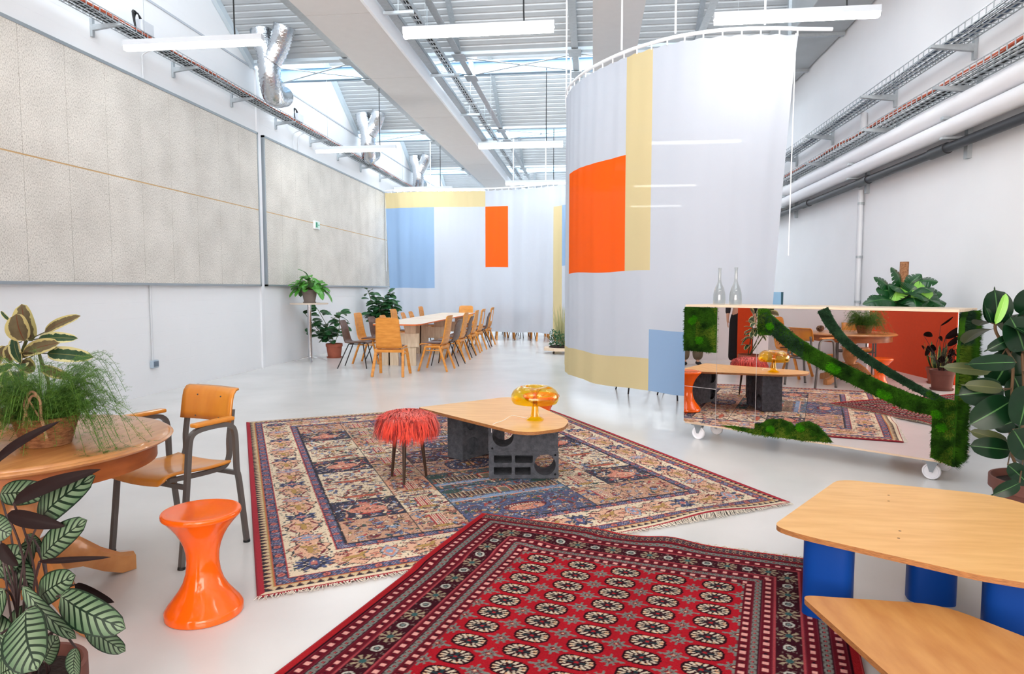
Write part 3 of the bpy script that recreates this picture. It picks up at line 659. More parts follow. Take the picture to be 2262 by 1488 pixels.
def panel(u0, u1_, v0, v1_, ground, kind, seed, dens=1.):
    A.rect(u0, u1_, v0, v1_, DARK); A.rect(u0 + .005, u1_ - .005, v0 + .005, v1_ - .005, ground); uc, vc = (u0 + u1_) / 2, (v0 + v1_) / 2; r = random.Random(seed)
    for _ in range(int((u1_ - u0) * (v1_ - v0) * 620 * dens)):
        u = r.uniform(u0 + .02, u1_ - .02); v = r.uniform(v0 + .02, v1_ - .02); oe(u, v, r.uniform(.012, .034), r.uniform(.005, .012), r.choice(PAL), r.uniform(0, 3.14), 2, .003, (84, 60, 62))
    if kind == 'vase':
        oe(uc, vc - .02, .12, .066, (214, 140, 116)); A.rect(uc - .026, uc + .026, vc + .03, vc + .10, (214, 140, 116)); oe(uc, vc + .1, .05, .012, (214, 140, 116))
        for k in range(16): A.ell(uc + r.uniform(-.09, .09), vc - .02 + r.uniform(-.04, .04), .016, .004, r.choice([CREAM, WINE, BROWN]), r.uniform(0, 3))
        for s_ in (-1, 1): A.ell(uc + s_ * .10, vc + .06, .006, .05, CREAM, s_ * .5); A.ell(uc + s_ * .13, vc + .02, .006, .04, CREAM, -s_ * .5)
        oe(uc, vc - .095, .07, .010, (190, 70, 60))
    elif kind == 'bowl':
        oe(uc, vc, .17, .105, BLUE); oe(uc, vc + .005, .145, .070, WINE); oe(uc, vc - .02, .125, .048, (210, 136, 110))
        for k in range(14): A.ell(uc - .11 + k * .017, vc + .036 + r.uniform(-.008, .008), .004, .015, CREAM, r.uniform(-.3, .3))
        for k in range(12): A.ell(uc + r.uniform(-.09, .09), vc - .02 + r.uniform(-.03, .03), .012, .004, r.choice([CREAM, WINE, GREEN]), r.uniform(0, 3))
    elif kind == 'medal':
        oe(uc, vc, .19, .13, (60, 68, 96), 0, 3, .008)
        for k in range(18): q = k * .349; A.ell(uc + math.cos(q) * .155, vc + math.sin(q) * .10, .016, .006, (214, 196, 180), q + .6)
        oe(uc, vc, .10, .075, (96, 70, 66)); 
        for dx, c_ in ((-.05, LBLUE), (-.015, GOLD), (.02, PEACH), (.055, (80, 100, 140))): oe(uc + dx, vc - .005, .013, .038, c_); A.ell(uc + dx, vc + .042, .010, .010, (206, 170, 140))
    elif kind == 'bird':
        for k in range(9): A.ell(uc - .03 + .02 * math.cos(k), vc + .01, .085 - k * .008, .009, (WINE, CREAM, BROWN)[k % 3], .35 * k)
        oe(uc, vc - .095, .12, .022, (186, 92, 66)); oe(uc + .08, vc - .06, .05, .012, (120, 110, 100))
    elif kind == 'house':
        A.rect(u0 + .02, u1_ - .02, vc - .03, vc + .07, (126, 94, 74)); k = u0 + .035
        while k < u1_ - .04: A.rect(k, k + .013, vc - .015, vc + .05, DARK); A.rect(k + .014, k + .020, vc - .03, vc + .07, (206, 190, 160)); k += .032
        A.rect(uc - .055, uc + .055, vc - .035, vc + .085, (180, 70, 60)); A.rect(uc - .043, uc + .043, vc - .03, vc + .07, (206, 180, 150)); A.rect(uc - .032, uc + .032, vc - .03, vc + .055, (116, 108, 86)); A.rect(u0 + .01, u1_ - .01, vc - .10, vc - .06, LBLUE); oe(u0 + .08, vc + .11, .07, .040, GREEN); oe(u1_ - .09, vc + .11, .08, .040, GREEN); A.rect(u0 + .01, u1_ - .01, vc - .115, vc - .10, (214, 170, 150))
kinds = ['garden', 'vase', 'bird', 'bird', 'vase', 'bird', 'bird', 'vase', 'garden']; rows = len(kinds); us = [fa, fa + .42, fa + .72, fb - .72, fb - .42, fb]
vv = [fc + (fd - fc) * k / rows for k in range(rows + 1)]
for k in range(rows):
    v0, v1_ = vv[k], vv[k + 1]; g = {'vase': (40, 44, 66), 'bird': CREAM, 'garden': (196, 150, 122)}[kinds[k]]
    for i0, i1 in ((0, 1), (4, 5)): panel(us[i0], us[i1], v0, v1_, g, kinds[k], 10 + k + i0, .9)
    for (a_, b_) in ((us[1], us[2]), (us[3], us[4])):
        panel(a_, b_, v0, v1_, [(206, 160, 130), CREAM, PEACH, (196, 168, 140)][k % 4], 'x', 40 + k + int(a_ * 10), 1.3); col_((a_ + b_) / 2, v0 + .07, v1_ - .07)
    if k % 3 == 2:
        for (a_, b_) in ((us[1], us[2]), (us[3], us[4])): A.rect(a_ + .02, b_ - .02, v0 - .02, v0 + .03, CREAM); [A.ell(a_ + .04 + j * .02, v0 + .005, .005, .013, DARK, (j % 3) * .5) for j in range(int((b_ - a_ - .08) / .02))]
for k, (kd, g) in enumerate((('bowl', (78, 88, 122)), ('house', (84, 112, 134)), ('house', (66, 92, 96)), ('medal', (196, 150, 126)), ('bowl', (64, 40, 54)), ('medal', (170, 126, 110)), ('house', (80, 94, 118)), ('medal', PEACH), ('bowl', (78, 88, 122)))):
    panel(us[2], us[3], vv[k], vv[k + 1], g, kd, 80 + k, 1.1)
A.put(FM & (w3 > .90) & (w4 > .35), (150, 64, 64)); A.put(FM & (w3 < .10), (104, 112, 140)); A.put(FM & (w4 > .92), CREAM); A.put(FM & (w4 < .08), PEACH); A.put(FM & (np.abs(w5 - .5) < .012), DARK); A.put(FM & (np.abs(w4 - .5) < .01), BROWN)
fade = .9 + .25 * warp_noise(A.U.shape, 9, 77)[..., None]; A.C = np.clip(A.C * .86 * fade + .028, 0, 1)
def zf1(U, V):
    bump = .002 * np.sin(U * 3.1 + V * 1.7) + .002
    cu = .03 * np.exp(-((U - 2.55) / .28) ** 2 - (V / .10) ** 2); return bump + cu
rug('persian_rug', 'large faded pictorial rug in cream, blue and red under the low table', A, O1, u1, v1, .010, zf1, ('v0', 'v1'), (222, 214, 200), (140, 30, 44))
# --- red rug with rows of small octagons
W2, L2 = 1.94, 2.75
O2 = Vector((-.646, 3.925, 0)); u2 = Vector((.967, -.255, 0)); v2 = Vector((-.255, -.967, 0))
RR, DW, PK, SG = (176, 30, 42), (50, 14, 25), (236, 168, 158), (128, 130, 124)
B = Art(W2, L2, .0045, RR); E = np.minimum(np.minimum(B.U, W2 - B.U), np.minimum(B.V, L2 - B.V)); sideU = np.minimum(B.U, W2 - B.U) < np.minimum(B.V, L2 - B.V); T = np.where(sideU, B.V, B.U)
B.put((E >= .028) & (E < .42), DW); B.put(E < .028, (176, 38, 44))
def dashes(e, per=.047):
    w_ = .011; B.put((np.abs(E - e) < .026), (104, 26, 38)); 
    for q in (-.024, .024): B.put(np.abs(E - e - q) < .0028, (118, 44, 54))
    B.put((np.abs(E - e) < w_) & ((T / per) % 1 < .45), PK)
    B.put((np.abs(E - e) < .006) & (np.abs((T / per) % 1 - .775) < .06), DARK)
def small(e, hw, per):
    m = (np.abs(E - e) < hw); B.put(m, (58, 26, 36)); ph = (T / per) % 1; d = np.hypot((ph - .5) * per, E - e); B.put(m & (np.abs(d - hw * .62) < .0045), SG); B.put(m & (d < .005), (190, 80, 80)); B.put(m & (np.abs((ph) - .0) < .08) & (np.abs(E - e) < hw * .8), (120, 110, 104))
dashes(.065); small(.112, .02, .036); dashes(.160); dashes(.325); small(.368, .018, .036); dashes(.405)
m = (np.abs(E - .242) < .056); B.put(m, (62, 22, 32)); rnd = warp_noise(B.U.shape, 300, 21); ph = (T / .19) % 1; d1 = np.hypot((ph - .5) * .19, (E - .242)); d2 = np.hypot((np.minimum(ph, 1 - ph)) * .19, (E - .242))
B.put(m & (rnd > .78), (120, 98, 92)); B.put(m & (np.abs(d2 - .019) < .0045), (196, 194, 182)); B.put(m & (d2 < .009), (110, 128, 126)); an = np.arctan2(E - .242, (ph - .5) * .19)
B.put(m & (d1 < .045) & (np.cos(an * 8) > .1) & (d1 > .012), (168, 150, 124)); B.put(m & (d1 < .014), (60, 96, 96)); B.put(m & (np.abs(np.abs(E - .242) - .052) < .004), (170, 70, 76))
# extra skirt at both short ends
V2 = np.minimum(B.V, L2 - B.V); mk = (V2 > .012) & (V2 < .075) & (B.U > .03) & (B.U < W2 - .03); B.put(mk, (86, 34, 42)); a_ = (B.U / .034) % 1; b_ = (V2 / .021) % 1
B.put(mk & (np.hypot(a_ - .5, b_ - .5) < .30), (196, 170, 150)); B.put(mk & (np.hypot(a_ - .5, b_ - .5) < .19), DARK); B.put(mk & (np.hypot(((B.U / .034 + .5) % 1) - .5, ((V2 / .021 + .5) % 1) - .5) < .2), (70, 110, 116))
B.put(mk & (np.abs(V2 - .075) < .004), RED)
# field
u_c = [.545, .7595, .974, 1.1885, 1.403]; v = .49
fieldm = E >= .43
rows = []
while v < L2 - .46: rows.append(v); v += .1218
for ui, u in enumerate(u_c):
    for v in rows:
        w_ = B.win(u, v, .09); x = (B.U[w_] - u); y = (B.V[w_] - v); d = (np.abs(x / .072) ** 2.6 + np.abs(y / .050) ** 2.6) ** (1 / 2.6); an = np.arctan2(y / .05, x / .072); Cw = B.C[w_]
        Cw[d < 1] = lin((48, 20, 28)); pet = (d < .86) & (d > .50) & (np.cos(an * 14) > -.1); Cw[pet] = lin((222, 204, 180)); p2 = (d < .86) & (d > .66) & (np.cos(an * 12) > -.35) & (np.cos(an * 4 + 1) > .55); Cw[p2] = lin((228, 176, 136))
        p3 = (d < .48) & (np.cos(an * 8 + .4) > .2); Cw[p3] = lin((206, 190, 172)); Cw[(d < .34)] = lin((60, 24, 34)); Cw[(np.abs(x) < .005) & (d < .5)] = lin((40, 62, 66)); Cw[(np.abs(y) < .004) & (d < .5)] = lin((40, 62, 66)); Cw[d < .12] = lin((176, 44, 50))
for ui in range(6):
    u = .545 - .10725 + .2145 * ui
    for v in [rows[0] - .061] + [q + .061 for q in rows]:
        if v > L2 - .44: continue
        w_ = B.win(u, v, .07); x = (B.U[w_] - u); y = (B.V[w_] - v); d = np.abs(x) / .050 + np.abs(y) / .038; an = np.arctan2(y, x); Cw = B.C[w_]; ok = (E[w_] > .425)
        Cw[ok & (d < .78)] = lin(SG); Cw[ok & (d < 1.2) & (np.abs(np.cos(an * 4)) > .86)] = lin(SG); Cw[ok & (d < .62) & (np.abs(np.sin(an * 6)) > .85)] = lin((96, 40, 46)); Cw[ok & (d < .30)] = lin((150, 34, 42)); Cw[ok & (d < .14)] = lin((220, 190, 160))
B.C = np.clip(B.C * .72 * (.92 + .16 * warp_noise(B.U.shape, 14, 31)[..., None]), 0, 1)
def over(U, V):   # lies over the large rug near the far corner
    X = O2.x + U * u2.x + V * v2.x; Y = O2.y + U * u2.y + V * v2.y
    nx, ny = -u1.y, u1.x; d = (X - O1.x) * nx + (Y - O1.y) * ny       # >0 on the large rug
    nu = Vector((v1.y, -v1.x)); e = (X - O1.x) * nu.x + (Y - O1.y) * nu.y
    k = 1 / (1 + np.exp(-np.clip(np.minimum(d, np.minimum(e, W1 - e)) / .012, -40, 40)))
    cu = .032 * np.exp(-((U - 2.55) / .28) ** 2)
    return .012 * k + .0025 * np.sin(U * 4 + 1) * np.sin(V * 3) + .003 + .022 * np.exp(-((U - 1.12) / .12) ** 2 - ((V - .03) / .12) ** 2)
rug('bokhara_rug', 'deep red rug with rows of cream octagons, overlapping the pictorial rug', B, O2, u2, v2, .012, over, ('v0', 'v1'), (206, 192, 170), (150, 34, 40))
# ================================================================ LOUNGE FURNITURE
def wood(name, a, b, rough=.4, scale=6, stretch=(1, 12, 12), coat=0., bump=.03, det=6):
    return mat(name, a, rough, rgb2=b, nscale=scale, stretch=stretch, detail=det, bump=bump, bscale=scale * 4, coat=coat)
M_ply = wood('golden oiled plywood', (232, 182, 116), (218, 164, 98), .38, 3.2, (1.2, 7, 7))
M_plyedge = mat('plywood edge', (176, 118, 66), .6, rgb2=(120, 78, 44), nscale=40, stretch=(1, 1, 14))
M_school = wood('varnished orange beech', (216, 142, 50), (204, 126, 40), .28, 3, (5, 1.2, 1.2), coat=.3)
M_table = wood('honey oak', (196, 138, 82), (174, 114, 62), .3, 4, (9, 1.2, 3), coat=.3)
M_tube = mat('dark grey square tube', (98, 95, 93), .35, metal=.25)
M_orange = mat('glossy orange plastic', (255, 104, 14), .14, spec=.5, coat=.3)
# --- orange hourglass stools
def stool(x, y, label):
    t = thing('hourglass_stool', label, 'stool', (x, y, 0), 0, None)
    pr = [(.150, 0), (.1555, .003), (.156, .028), (.151, .036)]
    for z, r in ((.05, .142), (.075, .122), (.105, .100), (.14, .081), (.18, .069), (.225, .064), (.265, .066), (.30, .074), (.335, .088), (.365, .105), (.39, .124), (.41, .141), (.418, .149), (.424, .155)): pr.append((r, z))
    MB().lathe(pr, 56).build('body', M_orange, t, smooth=True)
    MB().lathe([(.155, .424), (.1575, .428), (.1575, .440), (.154, .445), (.146, .446), (.12, .4435), (.06, .4415), (.0, .441)], 56).build('seat', M_orange, t, smooth=True)
    return t
stool(-1.628, 2.61, 'glossy orange hourglass stool in front of the armchair at left')
stool(-.43, 5.78, 'glossy orange hourglass stool behind the amber lamp and low table').location.z = .016
# --- round pedestal table
TX, TY = -2.405, 2.53
t = thing('round_pedestal_table', 'round honey wood pedestal table at the left edge', 'table', (TX, TY, 0))
MB().lathe([(0, .705), (.52, .705), (.575, .708), (.592, .716), (.598, .724), (.592, .730), (.584, .731), (.578, .739), (.568, .742), (0, .742)], 72).build('tabletop', M_table, t, smooth=True)
MB().lathe([(.50, .625), (.505, .620), (.53, .624), (.53, .704), (.50, .704)], 64).build('apron', wood('honey oak apron', (164, 94, 44), (140, 76, 34), .32, 4, (2, 2, 8)), t, smooth=True)
MB().lathe([(.075, .12), (.09, .15), (.10, .19), (.085, .23), (.06, .26), (.075, .285), (.07, .31), (.095, .36), (.11, .42), (.105, .47), (.075, .53), (.055, .56), (.075, .58), (.085, .61), (.13, .64), (.16, .70)], 32).build('pedestal', M_table, t, smooth=True)
for k in range(4):
    a = math.radians(-18 + 90 * k); m = MB(); c, s = math.cos(a), math.sin(a)
    P = [(.05, .17, .10), (.14, .215, .085), (.24, .18, .07), (.34, .105, .058), (.43, .055, .05), (.50, .042, .044)]
    rows = []
    for r, zc, hh in P:
        w_ = .034; rows.append([(r * c - o * s, r * s + o * c, zc + q) for o, q in ((-w_, -hh), (w_, -hh), (w_, hh * .6), (w_ * .5, hh), (-w_ * .5, hh), (-w_, hh * .6), (-w_, -hh))])
    rows = [[(p[0], p[1], max(p[2], .0)) for p in r] for r in rows]
    m.grid(rows); m.f.append(tuple(range(len(rows[0]) - 1))[::-1]); m.m.append(0); m.uv += [(0, 0)] * 6; n0 = (len(rows) - 1) * 7; m.f.append(tuple(n0 + i for i in range(6))); m.m.append(0); m.uv += [(0, 0)] * 6
    m.build('foot', M_table, t, smooth=True)
# --- school armchairs
def shell(P, ncol, wfun, corner=None):
    rows = []
    for i, (y, z) in enumerate(P):
        w_ = wfun(i / (len(P) - 1)); rows.append([((j / (ncol - 1) * 2 - 1) * w_, y, z) for j in range(ncol)])
    return rows
def tube_loop(m, pts, w_=.022, r=None):
    # square tube along a smoothed path
    P = smooth_path(pts, 5); m.tube(P, w_ * .72, 4)
def armchair(x, y, rz, label):
    t = thing('school_armchair', label, 'chair', (x, y, 0), rz)
    prof = [(.245, .405), (.243, .425), (.225, .440), (.19, .448), (.12, .446), (.04, .438), (-.04, .432), (-.12, .432), (-.165, .436)]
    rows = shell([tuple(p) for p in smooth_path([Vector((a, b, 0)) for a, b in prof], 3) for p in [(p.x, p.y)]], 13, lambda q: .205 * (1 - .16 * max(0, 1 - q * 7)) )
    for i, r in enumerate(rows): rows[i] = [(p[0], p[1], p[2] + .012 * (p[0] / .2) ** 2) for p in r]
    MB().grid(rows).build('seat', M_school, t, smooth='all', solid=.012)
    bp = [(-.200, .652), (-.206, .69), (-.212, .73), (-.220, .775), (-.229, .805), (-.246, .824), (-.266, .829)]
    rows = []
    for y_, z_ in bp: rows.append([((j / 12 * 2 - 1) * .192, y_ + .022 * ((j / 6 - 1) ** 2), z_) for j in range(13)])
    b = MB().grid(rows).build('backrest', M_school, t, smooth='all', solid=.012, bevel=0)
    m = MB()
    for sx in (-1, 1):
        for z_ in (.67, .785): m.tube([(sx * .09, -.200 - (z_ - .65) * .16, z_), (sx * .09, -.186 - (z_ - .65) * .16, z_)], .004, 8)
    m.each('screw', M_tube, b)
    for sx in (-1, 1):
        m = MB(); X = .262 * sx
        m.tube(smooth_path([(X * 1.0, .205, .0), (X, .175, .25), (X * 1.0, .150, .48), (X, .138, .60), (X, .118, .652), (X, .06, .670), (X, -.06, .670), (X, -.118, .655), (X, -.145, .60), (X, -.150, .42), (X, -.165, .34), (X, -.205, .0)], 4), .0165, 4)
        m.build('arm_frame', M_tube, t)
        a = MB().b2((X - .023, -.13, .684), (X + .023, .115, .706)).build('armrest', M_school, t, bevel=.008)
        m = MB(); Y = .170 * sx
        m.tube(smooth_path([(Y, .19, .428), (Y, 0, .416), (Y, -.12, .416), (Y, -.165, .432), (Y, -.186, .48), (Y, -.188, .56), (Y, -.205, .66), (Y, -.214, .72)], 4), .0155, 4)
        m.build('seat_rail', M_tube, t)
    MB().bar((-.262, .155, .395), (.262, .155, .395), .02, .022).bar((-.262, -.152, .395), (.262, -.152, .395), .02, .022).each('cross_bar', M_tube, t)
    m = MB()
    for sx in (-1, 1):
        for sy in (-1, 1): m.tube([(sx * .262, sy * .205, 0), (sx * .262, sy * .203, .012)], .019, 8)
    m.each('glide', M_dark, t); return t
armchair(-2.172, 3.285, math.radians(180 - 18.7), 'school armchair with orange plywood back and dark tube arms at left')
# --- low table on breeze blocks
def board(name, label, poly, z, th, cat='table', m=None, radii=.05, c=None):
    cx = sum(p[0] for p in poly) / len(poly); cy = sum(p[1] for p in poly) / len(poly)
    t = thing(name, label, cat, (cx, cy, 0)); P = round_poly(poly, radii)
    o = MB().prism(P, z - th, z, world=False) if False else MB().prism([(a - cx, b - cy) for a, b in P], z - th, z)
    for k in range(len(o.f)): o.m[k] = 1 if k != 1 else 0
    return t, o
M_block2 = mat('dark cast concrete', (84, 88, 96), .9, rgb2=(62, 66, 74), nscale=30, bump=.9, bscale=90)
def block_mesh(circ, slots, depth=.2, flip=False):
    cu = bpy.data.curves.new('c', 'CURVE'); cu.dimensions = '2D'; cu.fill_mode = 'BOTH'; cu.extrude = depth / 2; cu.bevel_depth = 0
    def spl(pts):
        s = cu.splines.new('POLY'); s.points.add(len(pts) - 1); s.use_cyclic_u = True
        for p, q in zip(s.points, pts): p.co = (q[0], q[1], 0, 1)
    spl(round_poly([(0, 0), (.5, 0), (.5, .198), (0, .198)], .004, 2))
    for cx_, cz_, r_ in circ: spl([(cx_ + r_ * math.cos(2 * math.pi * i / 40), cz_ + r_ * math.sin(2 * math.pi * i / 40)) for i in range(40)])
    for a0, b0, a1, b1 in slots: spl(round_poly([(a0, b0), (a1, b0), (a1, b1), (a0, b1)], .010, 3))
    o = bpy.data.objects.new('c', cu); COL.objects.link(o); dg = bpy.context.evaluated_depsgraph_get(); me = bpy.data.meshes.new_from_object(o.evaluated_get(dg))
    bpy.data.objects.remove(o); me.transform(Matrix.Rotation(math.pi / 2, 4, 'X') @ Matrix.Identity(4)); me.transform(Matrix.Translation((-.25, 0, 0)))
    # a thin web closes the slots at the back
    vs = [v.co.copy() for v in me.vertices]; fs = [tuple(p.vertices) for p in me.polygons]; b = MB().add(vs, fs)
    for a0, b0, a1, b1 in slots: b.b2((a0 - .255, depth / 2 - .03, b0 - .004), (a1 - .245, depth / 2 - .006, b1 + .004))
    bpy.data.meshes.remove(me); return b
def tri(u, z): return []
def bblock(x, y, z, rz, label, circ, slots, depth=.2, closed=False):
    b = block_mesh(circ, slots, depth)
    if closed: b.b2((-.248, -depth / 2 + .035, .002), (.248, depth / 2 - .002, .196))
    o = b.build('concrete_block', M_block2); o.location = (x, y, z); o.rotation_euler = (0, 0, rz); tag(o, label, 'concrete block', 'dark concrete blocks under the low table'); return o
SL = [(.036, .028, .165, .085), (.187, .028, .300, .085), (.036, .114, .165, .170), (.187, .114, .315, .170)]
sm = [(.475, .03, .008), (.475, .17, .008)]
dv = Vector((.993, .118, 0)); nv = Vector((-.118, .993, 0)); c0 = Vector((-.724, 4.699, 0)) + dv * .25 + nv * .11
ZR = .018
bblock(c0.x, c0.y, ZR, math.atan2(.118, .993), 'lower front concrete block with four slots and a round hole', [(.402, .10, .077)] + sm, SL, .22)
bblock(c0.x - .003, c0.y, ZR + .199, math.atan2(.118, .993), 'upper front concrete block with a round hole at its left', [(.105, .108, .076), (.028, .02, .008), (.028, .175, .008)], [], .22)
dv = Vector((.56, .828, 0)); nv = Vector((-.828, .56, 0)); c1 = Vector((-1.01, 5.175, 0)) + dv * .25 + nv * .08
for k in range(2):
    bblock(c1.x, c1.y, ZR + .199 * k, math.atan2(dv.y, dv.x), ['lower rear concrete block under the pointed end of the board', 'upper rear concrete block under the pointed end of the board'][k], [(.110, .10, .072), (.03, .03, .008)], [], .17, True)
t, o = board('low_table_top', 'kite shaped golden plywood board resting on dark concrete blocks', [(-1.365, 5.175), (-.74, 5.76), (-.62, 5.76), (-.15, 4.78), (-.185, 4.50), (-.385, 4.345), (-.50, 4.37)], .437, .021, 'table top', radii=[.03, .03, .03, .10, .08, .06, .05])
t.location = t.location; o.build('board', [M_ply, M_plyedge], t)
TZ = .438
# --- amber glass mushroom lamp
M_amber = mat('amber glass', (255, 176, 10), .02, trans=1., ior=1.13, spec=.5, coat=1.)
M_amber = thin_glass('amber lamp glass', (1, .87, .10))
LX, LY = -.40, 4.775
t = thing('mushroom_lamp', 'amber glass mushroom lamp on the kite shaped low table', 'table lamp', (LX, LY, TZ))
ou = [(.062, 0.0), (.064, .006), (.050, .016), (.034, .024), (.028, .045), (.024, .09), (.020, .125), (.018, .175)]
MB().lathe([(.0, .001)] + ou + [(.014, .175), (.016, .125), (.020, .09), (.023, .05), (.024, .03), (.0, .02)], 48).build('stem', M_amber, t, smooth=True)
sh = [(.156, .122), (.168, .140), (.172, .162), (.167, .186), (.152, .212), (.126, .232), (.098, .242), (.072, .241), (.052, .230), (.034, .208), (.020, .185)]
inn = [(r - .004 if r > .03 else r, z - .003) for r, z in sh][::-1]
MB().lathe(sh + [(.017, .180)] + [(.015, .178)] + inn[:-1] + [(.152, .124), (.156, .122)], 64).build('shade', M_amber, t, smooth=True)
MB().lathe([(.0, .145), (.012, .145), (.013, .17), (.010, .19), (.0, .195)], 20).build('bulb_socket', mat('orange lamp core', (240, 110, 10), .3, trans=.4), t, smooth=True)
cb = MB().tube(smooth_path([(LX - .06, LY + .03, TZ + .004), (LX - .11, LY + .07, TZ + .004), (LX - .17, LY + .03, TZ + .02), (LX - .22, LY - .08, TZ + .004), (LX - .262, LY - .178, TZ + .004), (LX - .280, LY - .215, TZ - .01), (LX - .285, LY - .20, .38)], 6), .0022, 6).build('power_cord', mat('clear white cord', (232, 232, 232), .3), t, smooth=True, world=True)
# --- fluffy red stool
M_fur = mat('long red sheepskin', (250, 84, 58), .6, rgb2=(232, 60, 42), nscale=14, sheen=.4)
FX, FY = -1.302, 4.625
t = thing('fluffy_stool', 'round stool covered in long shaggy red fur', 'stool', (FX, FY, ZR))
MB().lathe([(0, .36), (.13, .36), (.155, .375), (.165, .40), (.155, .435), (.11, .455), (0, .465)], 32).build('seat', M_fur, t, smooth=True)
for k in range(3):
    a = math.radians(-84 + 120 * k); MB().tube([(.145 * math.cos(a), .145 * math.sin(a), 0), (.10 * math.cos(a), .10 * math.sin(a), .37)], [.009, .017], 12).build('leg', mat('dark walnut brass leg', (58, 40, 30), .35), t, smooth=True)
m = MB(); r = random.Random(3)
for k in range(2600):        # locks of hair: each lock is a small bundle of strands that share a path
    a = r.uniform(0, 2 * math.pi); q = math.sqrt(r.random()); R0 = .155 * q; z0 = .458 - .05 * q ** 4
    if r.random() < .4: R0 = .158; z0 = r.uniform(.375, .43)
    rim = R0 > .115; out = r.uniform(.030, .075) if rim else r.uniform(.04, .08); ln = r.uniform(.045, .12) if rim else r.uniform(-.01, .04); a2 = a + r.uniform(-.9, .9); ca, sa = math.cos(a2), math.sin(a2); mi = 0 if r.random() < .8 else 1
    tw = r.uniform(-.02, .02)
    for j in range(4):
        jx, jy = r.uniform(-.006, .006), r.uniform(-.006, .006)
        p0 = Vector((R0 * math.cos(a) + jx, R0 * math.sin(a) + jy, z0)); p1 = p0 + Vector((ca * out * .6, sa * out * .6, .026 + r.uniform(-.004, .012))); p2 = p0 + Vector((ca * out * 1.05 - sa * tw * .5, sa * out * 1.05 + ca * tw * .5, (-ln * .4 if rim else .014))); p3 = p0 + Vector((ca * out * (1.05 if rim else 1.8) - sa * tw + jx * 2, sa * out * (1.05 if rim else 1.8) + ca * tw + jy * 2, -ln))
        s_ = Vector((-sa, ca, r.uniform(-.5, .5))).normalized() * r.uniform(.0012, .0022)
        m.add([p0 - s_, p0 + s_, p1 + s_, p1 - s_, p2 + s_ * .8, p2 - s_ * .8, p3], [(0, 1, 2, 3), (3, 2, 4, 5), (5, 4, 6)], mi)
m.build('fur_cover', [M_fur, mat('deep red sheepskin', (150, 26, 22), .6)], t, smooth='all')
# --- low tables with blue legs at right
M_blue = mat('royal blue lacquer', (0, 56, 134), .4, spec=.25)
def blue_leg(x, y, rz, z1, t, w_=.19, d=.13, z0=0.):
    P = [(math.copysign(abs(math.cos(a)) ** .62, math.cos(a)) * w_ / 2, math.copysign(abs(math.sin(a)) ** .62, math.sin(a)) * d / 2) for a in [2 * math.pi * i / 40 for i in range(40)]]
    R = Matrix.Rotation(rz, 2); P = [tuple(R @ Vector(p) + Vector((x, y))) for p in P]
    return MB().prism(P, z0, z1).build('leg', M_blue, t, smooth=True, world=True)
Z2 = .366
poly = [(.79, 2.90), (.795, 3.0), (1.27, 3.66), (1.40, 3.69), (1.93, 3.53), (1.99, 3.44), (1.97, 3.34), (2.25, 2.70), (2.22, 2.45), (1.70, 2.20), (1.50, 2.45), (1.36, 2.49), (1.17, 2.63), (.90, 2.80)]
poly = [(.775, 2.93), (1.31, 3.705), (1.99, 3.50), (2.22, 2.75), (2.1, 2.22), (1.55, 2.42), (1.36, 2.495), (.86, 2.83)]
t, o = board('low_plywood_table', 'low golden plywood table with blue column legs at right', poly, Z2, .021, radii=[.16, .09, .14, .12, .12, .06, .03, .12])
o.build('tabletop', [M_ply, M_plyedge], t)
blue_leg(.985, 2.865, math.radians(-28), Z2 - .021, t, z0=.017); blue_leg(1.50, 3.10, math.radians(-10), Z2 - .021, t); blue_leg(1.60, 2.70, math.radians(-20), Z2 - .021, t); 
m = MB()
for (px, py) in ((1963, 1093), (1963, 1106), (1988, 1172), (1985, 1188)):
    p = onz(px, py, Z2 + .0004); m.prism([(p.x + .006 * math.cos(i * .7), p.y + .004 * math.sin(i * .7)) for i in range(9)], Z2, Z2 + .0006)
m.each('wood_knot', mat('dark wood knot', (84, 52, 30), .6), t, world=True)
t, o = board('low_shelf_table', 'lower pointed plywood board table overlapping the near side of the blue legged table', [(.80, 2.62), (1.30, 2.60), (1.62, 2.16), (1.66, 1.5), (1.02, 1.55), (.90, 2.12)], .205, .02, radii=[.05, .10, .1, .1, .1, .1])
for k in range(len(o.m)): pass
o.build('tabletop', [wood('darker oiled plywood', (204, 146, 84), (184, 122, 64), .35, 3, (6, 1.4, 6)), M_plyedge], t)
blue_leg(1.48, 1.95, 0, .185, t, .12, .1); blue_leg(1.2, 1.68, 0, .185, t, .12, .1); blue_leg(1.35, 2.36, .5, .185, t, .1, .08)
# ================================================================ MIRRORED CABINET ON CASTORS
CA = math.radians(-38.3); KX, KY = .85, 6.3; CW, CD, CZ0, CZ1 = 2.12, .55, .158, 1.212
M_mirror = mat('mirror acrylic', (250, 240, 238), .0, metal=1.)
M_cab = mat('white laminate', (232, 234, 238), .35); M_palewood = wood('pale birch ply', (236, 214, 190), (222, 196, 168), .5, 5, (1, 9, 9))
def moss_mat(name, a, b):
    return mat(name, a, .95, rgb2=b, nscale=9, detail=8, spec=.1)
M_moss = moss_mat('preserved forest moss', (52, 96, 18), (18, 42, 10)); M_moss_d = moss_mat('dark blue green moss', (44, 72, 48), (20, 38, 26)); M_moss_b = moss_mat('bright green ball moss', (72, 150, 12), (40, 110, 8)); M_moss_o = moss_mat('olive moss', (96, 118, 34), (44, 74, 14))
cab = thing('mirrored_cabinet', 'long mirrored cabinet on white castors decorated with green moss', 'cabinet', (KX, KY, 0), CA)
MB().b2((.004, .008, CZ0), (CW - .004, CD - .004, CZ1)).build('body', M_cab, cab)
